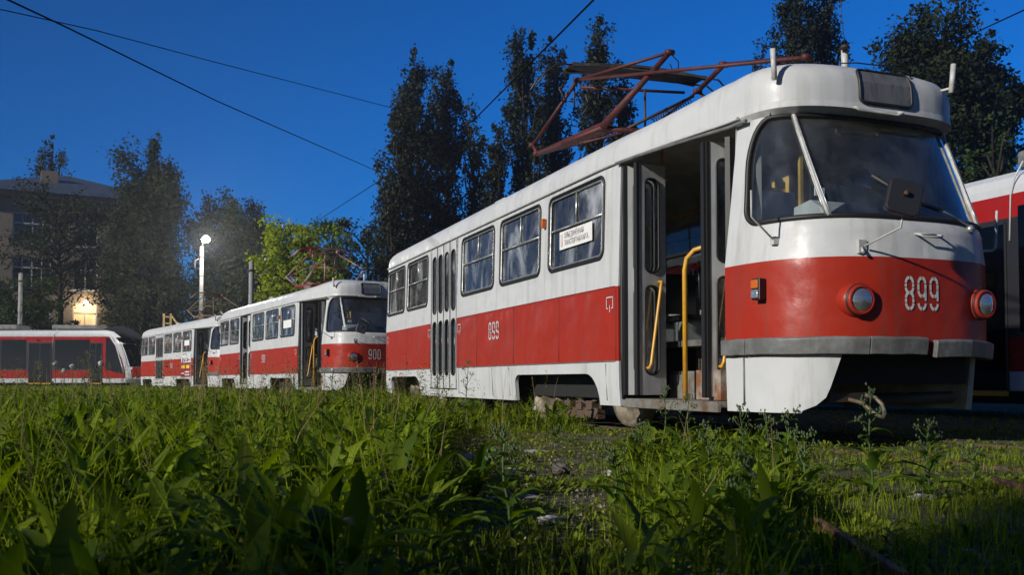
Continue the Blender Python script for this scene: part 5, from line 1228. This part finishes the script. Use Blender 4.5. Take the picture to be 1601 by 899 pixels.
WL = [(730, 560, 8.6, 'tallest weed standing against the middle door of tram 899'), (682, 585, 9.2, 'slender weed left of the middle door of tram 899'), (792, 655, 3.1, 'dark tall thistle at the left edge of the trodden path'), (960, 690, 3.8, 'dark weed at the right edge of the trodden path'),
      (1000, 655, 5.2, 'weed below the front step of tram 899'), (1040, 600, 6.4, 'weed reaching up to the foot of the yellow entrance rail'), (1075, 610, 6.0, 'weed standing just right of the yellow entrance rail'), (1104, 655, 4.4, 'stout weed under the right post of the front door'),
      (1160, 628, 5.0, 'thin weed in front of the white corner panel of tram 899'), (1198, 640, 4.7, 'weed in front of the white apron, left one of a pair'), (1228, 632, 4.5, 'weed with a drooping head in front of the white apron, right one of a pair'), (1258, 665, 4.0, 'short weed left of the coupling hook'),
      (1358, 600, 4.0, 'tallest weed under the dark gap in the bumper, right of the coupling hook'), (1446, 650, 4.1, 'lone weed in the shade below the right headlight'), (1175, 700, 2.7, 'near dark weed below the nose of tram 899'), (870, 570 + 95, 8.2, 'weed growing in front of the open wheel arch'),
      (455, 572, 10.0, 'seeding weed in front of the front door of the second tram'), (556, 578, 8.5, 'weed in front of the headlight of the second tram'), (520, 585, 9.5, 'weed below the bumper of the second tram'), (375, 580, 9.0, 'leafy weed in front of the open middle door of the second tram'), (140, 545, 7.0, 'tall grassy weed in front of the modern tram at the far left'), (1520, 690, 5.0, 'weed at the right edge in the shade')]
for i, (px, top, Z, lab) in enumerate(WL): weed('weed', lab, px, 0, top, Z, leafL=.16 if Z < 5 else .12, dense=16 if Z < 5 else 12, lean=.04 * math.sin(i * 2.1))
# big leaves right at the lens, bottom left, and mid-field docks
def dock(label, px, Z, h, n, L_, seed, zmax=.42):
    xc = (px - 800) / 1480 * Z; root = empty('dock_plant', W(xc, Z, -.03), label=label, cat='plant'); r = np.random.default_rng(seed)
    az = r.uniform(0, 6.28, n); P_ = np.stack([np.cos(az) * .02, np.sin(az) * .02, r.uniform(0, h * .35, n)], 1); l = L_ * r.uniform(.7, 1.15, n)
    leaf_mesh('foliage', leaves(P_, az, l, l * r.uniform(.20, .28, n), r.uniform(.9, 1.45, n), r.uniform(.3, 1.0, n), 10, .10), 'dock_leaf', root)
    b = MB(); b.tube([(0, 0, 0), (.01, 0, h * .35)], .007, 6); b.build('stem', 'weed_stem', root); return root
dock('dark out of focus leafy plant close to the lens in the bottom left corner', -90, .80, .62, 10, .24, 3)
for px, Z, h, L_, lab in ((250, 3.0, .36, .30, 'broad dock plant with upright leaves in the left foreground'), (540, 3.0, .34, .30, 'dock plant with two pale upright leaves in the middle foreground'), (470, 2.4, .30, .26, 'nearest dock plant left of the path'), (640, 3.6, .33, .28, 'dark dock plant left of the path edge'),
                          (120, 3.8, .36, .30, 'dock plant near the left edge'), (350, 4.6, .36, .30, 'dock plant in the middle of the tall grass'), (740, 4.2, .30, .27, 'dock plant leaning over the path from the left'), (1020, 3.4, .26, .24, 'dock plant at the right side of the path'), (1110, 3.0, .28, .26, 'dock plant among the shaded weeds at the right'), (1200, 3.3, .22, .22, 'low dock plant below the nose of tram 899')):
    dock(lab, px, Z, h, 17, L_ * .72, int(px))
# dandelion clocks
for px, py, Z, lab in ((158, 569, 6.0, 'dandelion clock in front of the modern tram, rightmost of the left group'), (113, 573, 7.0, 'small dandelion clock in the middle of the left group'), (86, 568, 6.5, 'pale dandelion clock, leftmost of the left group'), (100, 580, 7.4, 'low dandelion clock of the left group'), (520, 579, 9.0, 'dandelion clock below the bumper of the second tram'), (837, 639, 8.4, 'dandelion clock in front of the dark wheel arch')):
    p = px2w(px, py, Z); root = empty('dandelion', (p.x, p.y, -.03), label=lab, cat='dandelion', group='dandelion clocks'); h = p.z + .03
    b = MB(); b.tube([(0, 0, 0), (.01, 0, h * .5), (0, 0, h)], .0025, 5); b.build('stem', 'weed_stem', root)
    b = MB(); b.lathe([(0, -.004), (.004, 0), (0, .004)], (0, 0, h), (0, 0, 1), 6)
    for k in range(90):
        d = Vector(rng.normal(size=3)).normalized(); e_ = Vector((0, 0, h)) + d * .019; b.tube([Vector((0, 0, h)), e_], .0005, 3, cap=False)
        a_ = d.orthogonal().normalized() * .004; c_ = d.cross(a_); b.add([e_ + a_, e_ + c_, e_ - a_, e_ - c_], [(0, 1, 2, 3)])
    b.build('clock', 'dandelion_down', root)
# scraps, stones, rusty rails lying in the grass
mat('scrap', (.42, .40, .36), .8, var=.25, scale=30); mat('stone_dark', (.10, .085, .075), .9, bump=.6)
def lump(name, label, px, py, sx, sy, sz, m_, cat, rz):
    a = (px - 800.5) / FPX; Z = .53 / ((py - 595) / FPX); p = W(a * Z, Z, -.01); bm = bmesh.new(); bmesh.ops.create_icosphere(bm, subdivisions=3, radius=1)
    for v in bm.verts:
        n = 1 + .25 * math.sin(v.co.x * 4 + px) * math.sin(v.co.y * 5) + .12 * math.sin(v.co.z * 9 + v.co.x * 7); v.co = Vector((v.co.x * sx * n, v.co.y * sy * n, v.co.z * sz * n))
    me = bpy.data.meshes.new(name); bm.to_mesh(me); bm.free(); me.materials.append(MATS[m_]); o = bpy.data.objects.new(name, me); COL.objects.link(o); o.location = p; o.rotation_euler = (0.1, 0.05, rz); tag(o, label, cat, 'debris on the trodden path')
for args in (('rubble', 'white lump of rubble at the left edge of the path', 733, 721, .06, .04, .03, 'scrap', 'rubble', .3), ('paper_scrap', 'flat white scrap at the left of the path, beyond the rubble lump', 772, 708, .04, .03, .012, 'scrap', 'scrap', 1), ('paper_scrap', 'flat white scrap near the middle of the path', 800, 739, .04, .03, .008, 'scrap', 'scrap', .5),
             ('paper_scrap', 'long pale scrap in the near path, left one', 785, 786, .06, .025, .007, 'scrap', 'scrap', -.3), ('paper_scrap', 'long pale scrap in the near path, right one', 825, 783, .06, .02, .007, 'scrap', 'scrap', -.5), ('paper_scrap', 'pale scrap nearest to the camera in the path', 862, 819, .06, .03, .010, 'scrap', 'scrap', .2), ('stone', 'dark stone in the middle of the path', 877, 740, .06, .05, .035, 'stone_dark', 'stone', 0),
             ('rubble', 'pale splinter of rubble at the right side of the path', 958, 745, .06, .03, .02, 'scrap', 'rubble', .7), ('paper_scrap', 'pale patch of scrap far up the path', 838, 710, .10, .05, .008, 'scrap', 'scrap', 0), ('stone', 'pale flat stone in the shaded ground at the right', 1440, 785, .09, .05, .025, 'scrap', 'stone', .3), ('stone', 'pale stone beneath the white corner panel of the tram', 1168, 724, .10, .05, .04, 'scrap', 'stone', .1), ('stone', 'brown stone beside the pale one beneath the tram corner', 1195, 724, .07, .05, .05, 'stone_dark', 'stone', .1)): lump(*args)
mat('rail_rust', (.13, .055, .035), .75, col2=(.12, .05, .03), scale=8, bump=.5); mat('dead_wood', (.35, .30, .24), .85, var=.4, scale=15, bump=.5)
def bar(name, label, cat, p0, p1, r, m_, prof=True):
    P_ = []
    for px, py in (p0, p1):
        Z = .50 / ((py - 595) / FPX); P_.append(W((px - 800.5) / FPX * Z, Z, -.035))
    b = MB(); d = (P_[1] - P_[0]); L_ = d.length; ang = math.atan2(d.y, d.x); 
    if prof: b.prism([(-r, -.05), (r, -.05), (r * .4, -.03), (r * .4, .02), (r * .6, .03), (r * .6, .055), (-r * .6, .055), (-r * .6, .03), (-r * .4, .02), (-r * .4, -.03)], 0, L_, 'xz')
    else: b.tube([(0, L_ * t, .01 * math.sin(t * 7)) for t in np.linspace(0, 1, 8)], r, 7, rs=[r * (1 - .3 * abs(t - .4)) for t in np.linspace(0, 1, 8)])
    o = b.build(name, m_, bevel=.004 if prof else 0); o.location = P_[0]; o.rotation_euler = (0, 0, ang - math.pi / 2); tag(o, label, cat)
bar('rail_piece', 'rusty length of rail lying in the grass at the bottom right', 'rail', (1275, 818), (1410, 905), .022, 'rail_rust'); bar('rail_piece', 'rusty length of rail lying at the right edge of the picture', 'rail', (1552, 752), (1640, 775), .022, 'rail_rust')
bar('branch', 'pale dead branch lying at the right foreground, upper of two', 'branch', (1495, 850), (1558, 858), .018, 'dead_wood', False); bar('branch', 'short dead branch just below the pale one at the right', 'branch', (1530, 864), (1556, 868), .012, 'dead_wood', False)
# unseen trees added behind the photographer to shade the foreground
for i, (xc, z, H, hw) in enumerate(SHADE):
    tree('tree', 'large unseen tree added behind the camera for shade, number %s from the left' % ('one two three four five six seven'.split()[i]), xc, z, H, hw, kind='broad', n=3300, leaf='leaf_mid', lsize=.36, low=.12, group='unseen shade trees added behind the camera')
